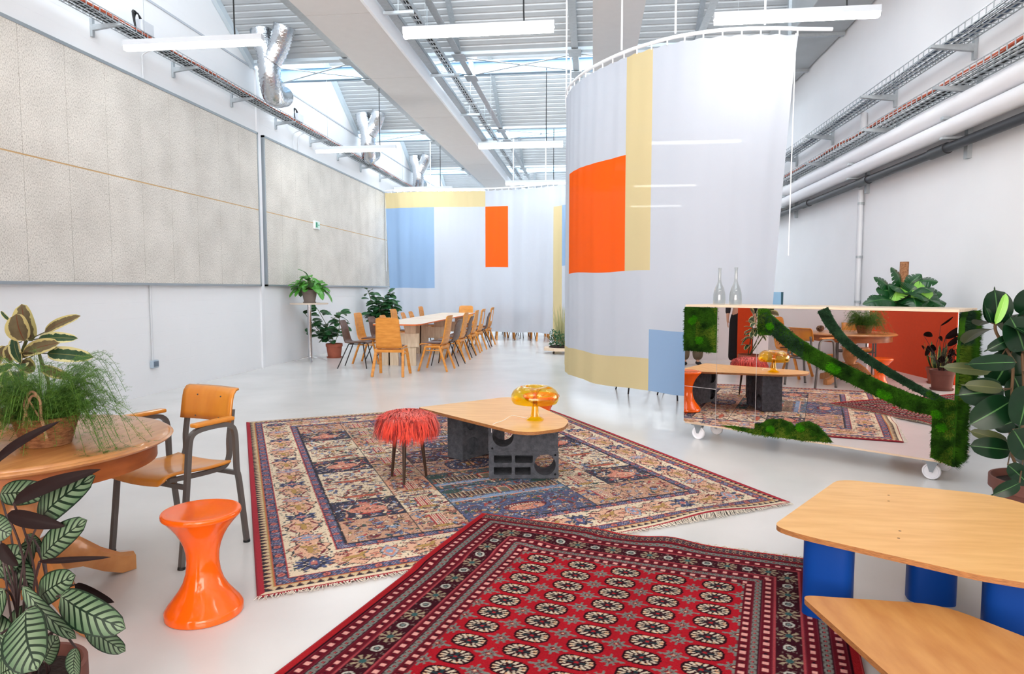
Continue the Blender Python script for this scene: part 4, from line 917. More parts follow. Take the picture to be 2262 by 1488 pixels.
for a0, a1, z0, z1 in ((0, .315, CZ0, .484), (0, .315, .488, CZ1), (.318, .681, CZ0, CZ1), (.684, CW, CZ0, CZ1)):
    MB().b2((a0, 0, z0), (a1 - .001, .007, z1)).build('mirror_panel', M_mirror, cab)
MB().b2((CW - .003, .009, CZ0), (CW, CD, CZ1)).build('side_mirror', M_mirror, cab)
MB().b2((0, -.004, CZ1 + .001), (CW + .004, CD + .004, CZ1 + .020)).build('top_board', M_palewood, cab)
MB().b2((0, .02, CZ0 - .018), (CW, CD - .02, CZ0)).build('base_board', M_palewood, cab)
for wx, wy in ((.125, .05), (.14, .36), (1.985, .065), (1.99, .40)):
    c = thing('castor', None, None)
    bpy.data.objects.remove(c)
    m = MB(); m.b2((wx - .05, wy - .045, CZ0 - .026), (wx + .05, wy + .045, CZ0 - .018)); m.add([(wx - .035, wy - .022, CZ0 - .02), (wx + .045, wy - .022, CZ0 - .02), (wx + .012, wy - .022, .058), (wx - .008, wy - .022, .058), (wx - .035, wy - .026, CZ0 - .02), (wx + .045, wy - .026, CZ0 - .02), (wx + .012, wy - .026, .058), (wx - .008, wy - .026, .058)], [(0,1,2,3),(7,6,5,4),(0,4,5,1),(1,5,6,2),(2,6,7,3),(3,7,4,0)])
    m.add([(wx - .035, wy + .022, CZ0 - .02), (wx + .045, wy + .022, CZ0 - .02), (wx + .012, wy + .022, .058), (wx - .008, wy + .022, .058), (wx - .035, wy + .026, CZ0 - .02), (wx + .045, wy + .026, CZ0 - .02), (wx + .012, wy + .026, .058), (wx - .008, wy + .026, .058)], [(0,1,2,3),(7,6,5,4),(0,4,5,1),(1,5,6,2),(2,6,7,3),(3,7,4,0)])
    f = m.build('castor_fork', mat('zinc plated fork', (142, 150, 156), .35, metal=.4), cab)
    wh = MB().lathe([(0, -.016), (.012, -.018), (.014, -.012), (.045, -.008), (.050, -.015), (.056, -.016), (.060, -.010), (.060, .010), (.056, .016), (.050, .015), (.045, .008), (.014, .012), (.012, .018), (0, .018)], 40)
    wh.v = [(wx + v[0], wy + v[2], .060 + v[1]) for v in wh.v]; wh.f = [f_[::-1] for f_ in wh.f]
    wh.build('wheel', mat('white nylon wheel', (226, 226, 232), .4), f, smooth=True)
def in_poly(x, y, P):
    c = False; j = len(P) - 1
    for i in range(len(P)):
        if (P[i][1] > y) != (P[j][1] > y) and x < (P[j][0] - P[i][0]) * (y - P[i][1]) / (P[j][1] - P[i][1]) + P[i][0]: c = not c
        j = i
    return c
def strip(C, Wd):
    P = smooth_path([Vector((a, b, 0)) for a, b in C], 5); W_ = np.interp(np.linspace(0, len(C) - 1, len(P)), range(len(C)), Wd); l = []; r_ = []
    for i, p in enumerate(P):
        a = P[max(i - 1, 0)]; b = P[min(i + 1, len(P) - 1)]; t_ = (b - a).normalized(); n = Vector((-t_.y, t_.x)); l.append((p.x + n.x * W_[i] / 2, p.y + n.y * W_[i] / 2)); r_.append((p.x - n.x * W_[i] / 2, p.y - n.y * W_[i] / 2))
    return l + r_[::-1]
rm = random.Random(12)
def moss(poly, fr, mats, mask=None, h=.02, dens=15000, parent=None, name='moss'):
    # fr(s, z, out) -> local point
    m = MB(); xs = [p[0] for p in poly]; ys = [p[1] for p in poly]; x0, x1, y0, y1 = min(xs), max(xs), min(ys), max(ys)
    o = MB().prism(poly, -.002, h * .45, fr=fr); m.v = o.v; m.f = o.f; m.m = [0] * len(o.f); m.uv = o.uv
    n = int((x1 - x0) * (y1 - y0) * dens)
    for _ in range(n):
        x = rm.uniform(x0, x1); y = rm.uniform(y0, y1)
        if not in_poly(x, y, poly): continue
        mi = mask(x, y) if mask else 0; base = h * .35
        for k in range(3):
            a = rm.uniform(0, 6.28); l = rm.uniform(.5, 1.15) * h; sp = rm.uniform(.2, 1.1) * h * .8; wd = rm.uniform(.002, .0042)
            ca, sa = math.cos(a), math.sin(a)
            m.add([fr(x - sa * wd, y + ca * wd, base), fr(x + sa * wd, y - ca * wd, base), fr(x + ca * sp, y + sa * sp - .004, base + l)], [(0, 1, 2)], mi)
    return m.build(name, mats, parent)
frF = lambda s, z, o: Vector((s, -o, z))
nz1 = lambda x, y: 0 if math.sin(x * 31 + 2) + math.sin(y * 27) + .6 * math.sin(x * 71 - y * 53) > -.2 else 1
moss([(-.008, .815), (.308, .81), (.31, 1.208), (-.006, 1.21)], frF, [M_moss, M_moss_o], lambda x, y: 1 if x > .12 and math.sin(x * 23) + math.sin(y * 19 + x * 8) > -.1 else 0, .022, 16000, cab)
def ball(x, z, r, fr=frF, off=.012):
    m = MB()
    for _ in range(260):
        a = rm.uniform(0, 6.28); q = math.sqrt(rm.random()) * r; hh = math.sqrt(max(0, r * r - q * q)) * .7 + off; c = (x + math.cos(a) * q, z + math.sin(a) * q * .9)
        b = rm.uniform(0, 6.28); m.add([fr(c[0] - .005 * math.sin(b), c[1] + .005 * math.cos(b), hh - .012), fr(c[0] + .005 * math.sin(b), c[1] - .005 * math.cos(b), hh - .012), fr(c[0] + .006 * math.cos(b) + (c[0] - x) * .25, c[1] + .006 * math.sin(b) + (c[1] - z) * .25, hh + .004)], [(0, 1, 2)])
    prof = [(r * .98, 0), (r * .9, r * .3), (r * .6, r * .5), (0, r * .62)]; g = MB().lathe(prof, 14); o = len(m.v); m.add([fr(x + v[0], z + v[1] * .9, v[2] + off * .6) for v in g.v], g.f); m.build('moss_ball', M_moss_b, cab)
for x, z, r in ((.08, 1.085, .036), (.105, 1.108, .03), (.155, .915, .038)): ball(x, z, r)
BIG = [(.72, 1.16), (.812, 1.075), (.918, .985), (1.054, .895), (1.185, .825), (1.336, .757), (1.493, .690), (1.667, .618), (1.833, .560), (1.949, .538), (2.06, .53)]
moss(strip(BIG, [.10, .12, .125, .125, .12, .118, .115, .118, .12, .11, .10]), frF, [M_moss, M_moss_d], lambda x, y: 1 if x < 1.08 else 0, .022, 15000, cab)
moss([(.687, .995), (.80, .99), (.84, 1.06), (.775, 1.209), (.687, 1.209)], frF, [M_moss, M_moss_o], nz1, .02, 14000, cab)
THIN = [(1.213, 1.215), (1.262, 1.12), (1.346, 1.012), (1.457, .911), (1.598, .818), (1.767, .722), (1.90, .655), (2.02, .602), (2.10, .572)]
moss(strip(THIN, [.088, .082, .07, .066, .062, .056, .052, .048, .03]), frF, [M_moss_d, M_moss], lambda x, y: 1 if x > 1.95 else 0, .018, 15000, cab)
moss([(1.992, .175), (2.12, .135), (2.13, .60), (2.06, .60), (1.99, .535)], frF, [M_moss, M_moss_o], nz1, .022, 15000, cab)
moss([(.37, .172), (.50, .158), (.69, .140), (.90, .147), (1.12, .155), (1.315, .172), (1.28, .215), (1.20, .29), (1.13, .315), (1.07, .30), (1.02, .255), (.98, .285), (.90, .30), (.80, .285), (.74, .24), (.685, .235), (.684, .18), (.5, .182)], frF, [M_moss, M_moss_o], nz1, .024, 14000, cab)
for x, z, r in ((.80, 1.065, .035), (1.30, .765, .04), (1.335, .75, .036), (1.66, .60, .035), (1.70, .585, .032), (2.02, .49, .034), (2.055, .40, .034), (.83, .205, .036), (1.07, .255, .036)): ball(x, z, r)
frS = lambda s, z, o: Vector((CW + o, s, z))
moss([(0, .13), (.30, .135), (.29, .5), (.36, .60), (.50, .66), (.555, .80), (.55, 1.1), (.53, 1.212), (.20, 1.212), (.12, 1.15), (.12, 1.05), (.02, 1.0), (0, .98)], frS, [M_moss, M_moss_o, M_moss_d], lambda x, y: 2 if (x < .32 and y > .98) else (1 if x < .22 and y > .6 else 0), .04, 12000, cab)
# carafes
M_glass = thin_glass('clear glass', (.90, .91, .90))
def loc2(s, n, z): return Matrix.Rotation(CA, 3, 'Z') @ Vector((s, n, 0)) + Vector((KX, KY, z))
for k, s in enumerate((.265, .42)):
    p = loc2(s, .12, CZ1 + .0205)
    o_ = [(.0, .0), (.046, .0), (.053, .006), (.054, .05), (.051, .10), (.038, .15), (.022, .185), (.015, .21), (.0135, .25), (.0135, .31), (.017, .322), (.017, .328)]
    i_ = [(.0145, .328), (.0115, .31), (.0115, .25), (.013, .21), (.020, .185), (.036, .15), (.049, .10), (.051, .05), (.050, .010), (.0, .008)]
    b = MB().lathe(o_ + i_, 36, wob=lambda q, z: 1 + (.02 * math.sin(q * 9) if z < .16 else 0)).build('glass_carafe', M_glass, smooth='all'); b.location = p
    tag(b, ['clear glass carafe at the left on the mirrored cabinet', 'clear glass carafe at the right on the mirrored cabinet'][k], 'carafe')
# light blue folded sign behind the cabinet
t = thing('folded_sign', 'small light blue A-shaped sign standing by the right wall', 'sign', (2.2, 8.0, 0))
c = at(1718, 645, 8.0)
m = MB(); m.add([(c.x - .08, 8.0, 0), (c.x + .05, 7.96, 0), (c.x + .05, 8.05, c.z), (c.x - .06, 8.09, c.z), (c.x - .08, 8.02, 0), (c.x + .05, 7.98, 0), (c.x + .05, 8.07, c.z), (c.x - .06, 8.11, c.z)], [(0,1,2,3),(7,6,5,4),(0,4,5,1),(1,5,6,2),(2,6,7,3),(3,7,4,0)])
m.build('front_board', mat('light blue board', (150, 192, 222), .5), t, world=True)
m = MB(); m.add([(c.x + .052, 8.0, 0), (c.x + .10, 8.3, 0), (c.x + .07, 8.1, c.z), (c.x + .052, 8.06, c.z), (c.x + .07, 7.99, 0), (c.x + .118, 8.29, 0), (c.x + .088, 8.09, c.z), (c.x + .07, 8.05, c.z)], [(0,1,2,3),(7,6,5,4),(0,4,5,1),(1,5,6,2),(2,6,7,3),(3,7,4,0)])
m.build('back_board', mat('teal board edge', (36, 84, 96), .5), t, world=True)
# ================================================================ DINING TABLE AND CHAIRS
M_pine = wood('pale pine board', (224, 204, 178), (206, 182, 152), .55, 4, (6, 1, 1)); M_topl = wood('cream plywood top', (240, 220, 196), (232, 208, 180), .35, 3, (8, 1, 8)); M_oredge = mat('orange painted edge', (226, 110, 44), .5)
t = thing('dining_table', 'long pale plywood dining table with orange edges', 'table', (-3.4, 14.2, 0))
for k, (ya, yb) in enumerate(((11.4, 13.78), (13.8, 15.6), (15.62, 17.2))):
    xa = -3.86; xb = -2.98; P = [(xa, ya), (xb - (.0 if k else .0), ya), (xb, yb), (xa, yb)]
    if k == 0: P = round_poly([(xa, ya + .2), (xa + .06, ya), (xb - .04, ya), (xb, ya + .12), (xb, yb), (xa, yb)], .03)
    m = MB().prism(P, .738, .76)
    m.m = [1] * len(m.f); m.m[1] = 0; m.build('tabletop', [M_topl, M_oredge], t, world=True)
for y in (11.95, 14.2, 16.4):
    for x in (-3.62, -3.22): 
        MB().b2((x - .012, y - .20, 0), (x + .012, y + .14, .738)).build('leg_panel', M_pine, t, world=True)
    MB().b2((-3.75, y - .20, .0), (-3.45, y - .176, .738)).build('leg_panel', M_pine, t, world=True)
    MB().b2((-3.32, y - .225, .0), (-3.12, y - .201, .738)).build('leg_panel', M_pine, t, world=True)
    MB().b2((-3.50, y - .25, .34), (-3.06, y - .226, .58)).build('cross_panel', M_pine, t, world=True)
M_cw = wood('golden beech chair', (226, 152, 66), (206, 130, 48), .4, 4, (2, 2, 8)); M_pad = mat('brown vinyl', (92, 62, 54), .45); M_brown = wood('dark brown stained ply', (104, 76, 62), (84, 58, 46), .4, 4, (2, 2, 8)); M_blk = mat('black steel rod', (44, 40, 40), .4, metal=.3)
def chair_shell(t, m, back_z, slot=False, w0=.205):
    pr = [(.225, .425), (.215, .442), (.17, .452), (.06, .446), (-.06, .436), (-.13, .438), (-.175, .465), (-.198, .53), (-.215, .62), (-.232, .72), (-.252, back_z - .06), (-.268, back_z)]
    P = [(p.x, p.y) for p in smooth_path([Vector((a, b, 0)) for a, b in pr], 4)]; n = len(P)
    def wf(q):
        w_ = w0 if q < .45 else w0 + .008 - (q - .55) * .075
        if q > .93: w_ -= .05 * ((q - .93) / .07) ** 2.5
        if q < .06: w_ -= .03 * (1 - q / .06) ** 2
        if .42 < q < .52: w_ -= .0
        return w_
    cols = 15; rows = shell(P, cols, wf)
    for i, r in enumerate(rows):
        q = i / (n - 1); cv = .022 if q > .5 else .010
        rows[i] = [(p[0], p[1] + (cv * (p[0] / w0) ** 2 if q > .5 else 0), p[2] + (cv * (p[0] / w0) ** 2 if q <= .5 else 0)) for p in r]
    mb = MB().grid(rows)
    if slot:
        keep = []
        for k, f in enumerate(mb.f):
            i, j = divmod(k, cols - 1); q = i / (n - 1)
            if .70 < q < .90 and 3 <= j <= cols - 5: continue
            keep.append(f)
        mb.f = keep; mb.m = [0] * len(keep); mb.uv = [(0, 0)] * (4 * len(keep))
    return mb.build('seat_shell', m, t, smooth='all', solid=.013)
def wood_chair(name, back_z, slot, pad=True):
    t = thing(name, 'x', 'chair'); chair_shell(t, M_cw, back_z, slot)
    if pad:
        rows = []
        for i in range(9):
            y = -.125 + i * .0425; w_ = .18 * (1 - .18 * (1 if i in (0, 8) else 0)); rows.append([((j / 8 * 2 - 1) * w_, y, .4585 + .014 * math.sin(math.pi * i / 8) ** .5 * (1 - abs(j / 4 - 1) ** 4) + (.004 if 0 < i < 8 else 0)) for j in range(9)])
        MB().grid(rows).build('seat_pad', M_pad, t, smooth='all', solid=.018)
    for sx in (-1, 1):
        for sy, yt, yb in ((1, .11, .235), (-1, -.12, -.265)):
            MB().bar((sx * .215, yt, .425), (sx * .245, yb, .0), .030, .044, upv=(1, 0, 0)).build('leg', M_cw, t, bevel=.006)
        MB().bar((sx * .213, -.13, .415), (sx * .213, .12, .415), .030, .034).bar((sx * .22, -.145, .35), (sx * .22, .135, .35), .022, .022).each('side_rail', M_cw, t, bevel=.004)
    MB().bar((-.21, -.16, .40), (.21, -.16, .40), .03, .045).build('back_rail', M_cw, t, bevel=.004)
    MB().bar((-.21, .14, .39), (.21, .14, .39), .025, .03).build('front_rail', M_cw, t, bevel=.004)
    return t
def metal_chair(name, m):
    t = thing(name, 'x', 'chair'); chair_shell(t, m, .83, False, .20)
    for sx in (-1, 1):
        for sy, yt, yb in ((1, .15, .225), (-1, -.10, -.285)): MB().tube([(sx * .15, yt, .425), (sx * .225, yb, 0)], .0095, 8).build('leg', M_blk, t, smooth=True)
    MB().tube([(-.15, .15, .424), (-.15, -.1, .42), (.15, -.1, .42), (.15, .15, .424)], .009, 8, closed=True).build('seat_frame', M_blk, t, smooth=True); return t
W0 = wood_chair('wooden_dining_chair', .93, False); S0 = wood_chair('slotted_dining_chair', .93, True); B0 = metal_chair('brown_dining_chair', M_brown); G0 = metal_chair('beech_dining_chair', M_cw)
used = {}
def place(proto, x, y, rz, label):
    if proto.name not in used:
        used[proto.name] = 1; proto.location = (x, y, 0); proto.rotation_euler = (0, 0, rz); proto['label'] = label; return proto
    return copy_tree(proto, (x, y, 0), rz, label)
R90 = math.pi / 2
place(W0, -3.17, 10.42, math.radians(2), 'wooden dining chair with its broad orange back to the camera at the near table end')
Rr = [(W0, 11.2, 'nearest'), (B0, 11.98, 'second'), (W0, 12.66, 'third'), (B0, 13.42, 'fourth'), (W0, 14.05, 'fifth'), (S0, 14.9, 'sixth'), (B0, 15.6, 'seventh'), (S0, 16.25, 'farthest')]
kindn = {W0.name: 'golden wooden chair with brown pad', B0.name: 'brown moulded chair on thin black legs', S0.name: 'wooden chair with slotted back', G0.name: 'beech moulded chair on thin black legs'}
for p, y, nm in Rr: place(p, -2.62 + random.uniform(-.03, .03), y, R90 + random.uniform(-.08, .08), kindn[p.name] + ', ' + nm + ' on the right side of the dining table')
Ll = [(B0, 11.4, 'nearest'), (W0, 12.15, 'second'), (B0, 12.85, 'third'), (G0, 13.6, 'fourth'), (W0, 14.5, 'fifth'), (G0, 15.25, 'sixth'), (G0, 15.95, 'seventh'), (W0, 16.8, 'farthest')]
for p, y, nm in Ll: place(p, -4.10 + random.uniform(-.03, .03), y, -R90 + random.uniform(-.08, .08), kindn[p.name] + ', ' + nm + ' on the left side of the dining table')
place(W0, -3.32, 17.42, math.pi, 'wooden dining chair at the far end of the dining table, facing the camera')
# furniture legs seen below the curtains
hk = 0
for x, y, r_, p in ((-2.95, 18.35, .1, B0), (-2.35, 18.25, .2, W0), (-1.78, 18.1, -.2, B0), (-1.22, 17.95, .1, W0), (-.62, 17.75, .3, G0), (-2.65, 18.95, .3, W0), (-2.05, 18.9, 2.9, G0), (-1.45, 18.8, 3.3, W0), (-.85, 18.6, 3.0, B0), (-3.3, 19.0, 3.1, S0), (-.15, 18.3, 2.2, W0), (-2.4, 19.8, .2, B0), (-1.6, 19.7, .1, W0), (-.8, 19.5, .4, W0)):
    hk += 1; o = copy_tree(p, (x, y, 0), r_, 'dining chair behind the far curtain, only its legs showing below the hem', 'chairs half hidden behind the far curtain')
for x, y, r_, lb in ((.62, 9.15, 1.9, 'chair behind the tall curtain, slanted dark legs showing under its beige hem'), (1.15, 8.75, .4, 'chair behind the tall curtain, dark legs showing under its blue corner')):
    copy_tree(B0, (x, y, 0), r_, lb)
# ================================================================ PLANTS
def leaf(m, B, T, width, nrm=(0, -1, .3), arch=.12, fold=.18, n=9, mi=0, under=None, prof=None, wavy=0., cut=None, k=4, curl=0.):
    """one leaf blade from B to T; a second skin lies just below it when under is given"""
    B, T = Vector(B), Vector(T); d = T - B; L_ = d.length; y = d / L_; nv = Vector(nrm); x = y.cross(nv)
    if x.length < 1e-4: x = y.cross(Vector((1, 0, .2)))
    x.normalize(); z = x.cross(y).normalized(); rows = []; uvs = []
    prof = prof or (lambda t: math.sin(math.pi * min(1, t ** .85)) ** .75 if 0 < t < 1 else 0)
    for i in range(n + 1):
        t = i / n; w_ = width / 2 * prof(t) + .0003; c = B + y * (L_ * t) + z * (arch * L_ * math.sin(math.pi * t)) - z * (curl * L_ * t * t); r = []; u = []
        if cut and i % 2 and .15 < t < .95: w_ *= cut
        for j in range(-k, k + 1):
            q = j / k; h = fold * w_ * abs(q) ** 1.3 + wavy * math.sin(t * 17 + q * 2) * abs(q) * w_
            r.append(c + x * (w_ * q) + z * h); u.append((q * .5 + .5, t))
        rows.append(r); uvs.append(u)
    m.grid(rows, mi, uvs)
    if under is not None:
        m.grid([[p - z * .0012 for p in r][::-1] for r in rows], under, [u[::-1] for u in uvs])
def leafmat(name, fn, rough=.4, spec=.5):
    m = bpy.data.materials.new(name); m.use_nodes = True; nt = m.node_tree; b = nt.nodes['Principled BSDF']; b.inputs['Roughness'].default_value = rough; b.inputs['Specular IOR Level'].default_value = spec
    N = nt.nodes.new; L = nt.links.new; uv = N('ShaderNodeUVMap'); sp = N('ShaderNodeSeparateXYZ'); L(uv.outputs[0], sp.inputs[0])
    def M_(op, a, c=None, c3=None):
        q = N('ShaderNodeMath'); q.operation = op
        for i, v in enumerate((a, c, c3)):
            if v is None: continue
            if isinstance(v, (int, float)): q.inputs[i].default_value = v
            else: L(v, q.inputs[i])
        return q.outputs[0]
    def mix(f, a, c):
        q = N('ShaderNodeMix'); q.data_type = 'RGBA'
        if isinstance(f, (int, float)): q.inputs[0].default_value = f
        else: L(f, q.inputs[0])
        for nm, v in (('A', a), ('B', c)):
            if isinstance(v, tuple): q.inputs[nm].default_value = lin(v) + (1,)
            else: L(v, q.inputs[nm])
        return q.outputs['Result']
    def noise(s):
        n = N('ShaderNodeTexNoise'); n.inputs['Scale'].default_value = s; n.inputs['Detail'].default_value = 3
        tc = N('ShaderNodeTexCoord'); L(tc.outputs['Object'], n.inputs[0]); return n.outputs[0]
    au = M_('MULTIPLY', M_('ABSOLUTE', M_('SUBTRACT', sp.outputs[0], .5)), 2.); col = fn(au, sp.outputs[1], M_, mix, noise); L(col, b.inputs['Base Color']); return m
def f_calathea(au, v, M_, mix, noise):
    t = M_('SUBTRACT', v, M_('MULTIPLY', au, .22)); s = M_('ABSOLUTE', M_('SUBTRACT', M_('FRACT', M_('MULTIPLY', t, 9.)), .5))
    line = M_('LESS_THAN', s, M_('SUBTRACT', .20, M_('MULTIPLY', au, .04))); mid = M_('LESS_THAN', au, .05); edge = M_('GREATER_THAN', au, .9)
    return mix(M_('MAXIMUM', M_('MAXIMUM', line, mid), edge), mix(au, (104, 122, 98), (58, 84, 58)), (11, 32, 18))
def f_varieg(au, v, M_, mix, noise):
    n = noise(34.); e = M_('GREATER_THAN', M_('ADD', au, M_('MULTIPLY', n, .7)), 1.02); mid = M_('LESS_THAN', au, .035)
    return mix(mid, mix(e, mix(n, (30, 66, 44), (74, 104, 74)), (222, 218, 160)), (150, 150, 90))
def f_varieg_u(au, v, M_, mix, noise):
    n = noise(34.); e = M_('GREATER_THAN', M_('ADD', au, M_('MULTIPLY', n, .7)), 1.02); mid = M_('LESS_THAN', au, .04)
    return mix(mid, mix(e, mix(n, (96, 88, 66), (128, 116, 84)), (206, 196, 132)), (120, 70, 48))
def f_green(c0, c1, cm):
    def f(au, v, M_, mix, noise): return mix(M_('LESS_THAN', au, .045), mix(noise(12.), c0, c1), cm)
    return f
def f_snake(au, v, M_, mix, noise): return mix(M_('GREATER_THAN', au, .78), mix(M_('GREATER_THAN', noise(40.), .5), (30, 66, 40), (60, 96, 58)), (196, 190, 90))
L_cal = leafmat('calathea leaf', f_calathea, .42, .2); L_calu = mat('dark maroon leaf underside', (24, 12, 12), .6, spec=.15); L_var = leafmat('variegated leaf', f_varieg, .38, .25); L_varu = leafmat('variegated leaf underside', f_varieg_u, .5, .2)
L_rub = leafmat('glossy rubber leaf', f_green((8, 31, 18), (14, 46, 22), (70, 110, 62)), .25, .24); L_rubu = leafmat('olive leaf underside', f_green((50, 60, 26), (66, 74, 34), (96, 96, 54)), .45)
L_ficus = leafmat('deep green leaf', f_green((26, 66, 38), (44, 92, 48), (90, 130, 80)), .3, .25); L_ficusu = leafmat('pale leaf underside', f_green((66, 104, 66), (90, 124, 80), (110, 140, 90)), .5)
L_lily = leafmat('fresh green leaf', f_green((52, 120, 34), (84, 156, 50), (120, 170, 90)), .35); L_mon = leafmat('monstera leaf', f_green((14, 50, 26), (26, 80, 34), (74, 120, 66)), .3); L_light = leafmat('light green leaf', f_green((110, 170, 60), (140, 196, 84), (160, 200, 110)), .4)
L_snake = leafmat('snake plant leaf', f_snake, .4)
M_terra = mat('terracotta', (168, 92, 70), .8, noise=.15, nscale=10); M_terrab = mat('brown clay pot', (116, 72, 62), .75, noise=.15, nscale=10); M_greypot = mat('grey clay pot', (136, 124, 118), .8, noise=.12, nscale=10); M_soil = mat('dark soil', (48, 34, 28), 1., bump=1, bscale=60, noise=.4, nscale=50); M_stem = mat('green brown stem', (92, 96, 54), .6); M_stemd = mat('dark purple stem', (52, 34, 34), .5)
def pot(t, r1, r0, h, m, saucer=True, z=0.):
    b = z + (.015 if saucer else 0)
    MB().lathe([(0, b), (r0, b), (r1 * .93, b + h * .78), (r1 * .94, b + h * .78), (r1, b + h * .79), (r1, b + h), (r1 - .012, b + h), (r1 - .014, b + h * .86), (0, b + h * .86)], 40).build('pot', m, t, smooth=True)
    MB().lathe([(r1 - .016, b + h * .862), (r1 * .6, b + h * .885), (0, b + h * .89)], 24).build('soil', M_soil, t, smooth=True)
    if saucer: MB().lathe([(0, z), (r0 * 1.12, z), (r0 * 1.22, z + .022), (r0 * 1.16, z + .022), (r0 * 1.1, z + .008), (0, z + .008)], 36).build('saucer', m, t, smooth=True)
    return b + h * .88
ovate = lambda t: (math.sin(math.pi * t ** .8) ** .62) if 0 < t < 1 else 0
ell_ = lambda t: (max(0, 1 - (2 * t - 1) ** 2)) ** .5
# 1. calathea in the near left corner
t = thing('calathea_plant', 'striped leaf prayer plant in the bottom left corner', 'potted plant', (-1.62, 1.70, 0)); zt = pot(t, .155, .12, .26, M_terrab)
m = MB(); st = MB(); root = Vector((-1.62, 1.70, zt))
def cal(b, e, wpx, Y, dY=0., n=(0, -1, .35), under=False, arch=.08, w0=None):
    B_, T_ = at(b[0], b[1], Y), at(e[0], e[1], Y + dY); wd = wpx / F * Y * (1.1 if under else 1.36)
    if under: leaf(m, B_, T_, wd, n, arch, .3, 12, 1, 1, ovate, k=4)
    else: leaf(m, B_, T_, wd, n, arch, .15, 14, 0, 1, ell_, k=6)
    r0 = root + Vector((random.uniform(-.06, .06), random.uniform(-.06, .06), 0)); mid = (r0 + B_) / 2 + Vector((random.uniform(-.03, .03), .02, .08))
    st.tube(smooth_path([r0, mid, B_], 5), .0032, 5)
for a in (((85,1152),(210,1050),62,1.72,-.05), ((92,1232),(192,1148),50,1.70,-.03), ((0,1090),(112,1086),46,1.85,0), ((88,1318),(166,1270),54,1.62,-.04), ((134,1315),(277,1388),64,1.55,-.05), ((58,1346),(82,1480),94,1.48,-.08), ((50,1294),(168,1410),32,1.58,0), ((188,1376),(277,1438),38,1.68,0), ((168,1430),(166,1495),32,1.55,0), ((22,1215),(72,1300),52,1.8,0), ((0,1400),(30,1500),60,1.5,0), ((75,1190),(45,1290),44,1.85,0), ((10,1300),(-30,1380),60,1.6,0), ((60,1180),(92,1215),26,1.9,0), ((-10,1260),(55,1215),56,1.78,0), ((40,1440),(-20,1360),60,1.62,0), ((100,1462),(128,1404),44,1.64,0), ((20,1390),(98,1348),54,1.72,0), ((-30,1150),(24,1180),50,1.7,0), ((0,1488),(60,1462),60,1.45,0)): cal(*a)
for a in (((30,1110),(222,1036),34,1.66,-.05), ((16,1135),(144,1162),36,1.66,0), ((87,1240),(244,1230),13,1.62,0), ((165,1290),(252,1330),26,1.72,0), ((-20,1030),(132,930),22,1.70,0), ((0,1200),(40,1250),30,1.6,0)): cal(*a, under=True)
for k in range(34):
    a = random.uniform(0, 6.28); r0 = root + Vector((math.cos(a) * .07, math.sin(a) * .07, 0)); q = root + Vector((math.cos(a) * random.uniform(.12, .38) - .08, math.sin(a) * random.uniform(.1, .3), random.uniform(.15, .62)))
    if q.y < 1.45 or (q.x > -1.72 and q.z > .30) or q.z > .62 or q.y > 1.75: continue
    e = q + Vector((math.cos(a) * .14, math.sin(a) * .14, random.uniform(-.06, .1))); leaf(m, q, e, random.uniform(.08, .11), (math.cos(a) * .4, math.sin(a) * .4 - .2, 1), .08, .15, 12, 0, 1, ell_, k=6); st.tube(smooth_path([r0, (r0 + q) / 2 + Vector((0, 0, .06)), q], 4), .0032, 5)
m.build('leaves', [L_cal, L_calu], t, smooth='all', world=True); st.build('stems', M_stemd, t, smooth=True, world=True)
# 2. variegated rubber plant behind the round table
t = thing('variegated_rubber_plant', 'cream edged rubber plant behind the fern basket at left', 'potted plant', (-3.62, 3.50, 0)); zt = pot(t, .17, .12, .30, M_terra)
m = MB(); st = MB(); root = Vector((-3.62, 3.50, zt))
def via(b, e, wpx, Y, mi=0, arch=.08, n=(0, -1, .3)):
    B_, T_ = at(b[0], b[1], Y), at(e[0], e[1], Y); leaf(m, B_, T_, wpx * 1.2 / F * Y, n, arch, .2, 12, mi, 1 - mi, lambda q: ell_(q) * (1 - .15 * q), k=5); return B_
stA = [root, at(100, 900, 3.5), at(86, 780, 3.5)]; stB = [root, at(50, 900, 3.5), at(45, 800, 3.5), at(58, 752, 3.48)]; stC = [root + Vector((-.03, 0, 0)), at(-40, 880, 3.5), at(-30, 800, 3.5)]
for s_ in (stA, stB, stC): st.tube(smooth_path(s_, 5), .009, 7)
for b, e, w_, Y, mi in (((54,753),(36,693),56,3.40,1), ((72,752),(48,671),52,3.50,1), ((98,734),(178,697),24,3.5,1), ((84,748),(172,747),26,3.48,0), ((104,780),(207,789),34,3.46,0), ((131,757),(50,780),34,3.44,1), ((30,745),(46,802),28,3.44,0), ((26,760),(22,802),30,3.48,1), ((14,764),(-6,806),30,3.5,1), ((22,708),(2,687),9,3.5,0), ((50,796),(76,820),36,3.5,1), ((90,812),(156,834),24,3.5,1), ((-20,830),(30,806),26,3.46,0), ((-10,866),(20,828),26,3.48,1), ((-30,800),(-80,760),46,3.5,0), ((-30,820),(-90,840),46,3.5,1)):
    p = via(b, e, w_, Y, mi); k = min(range(3), key=lambda i: abs(([stA, stB, stC][i][-1] - p).length)); st.tube([p, ([stA, stB, stC][k][-1] * .7 + p * .3)], .003, 5)
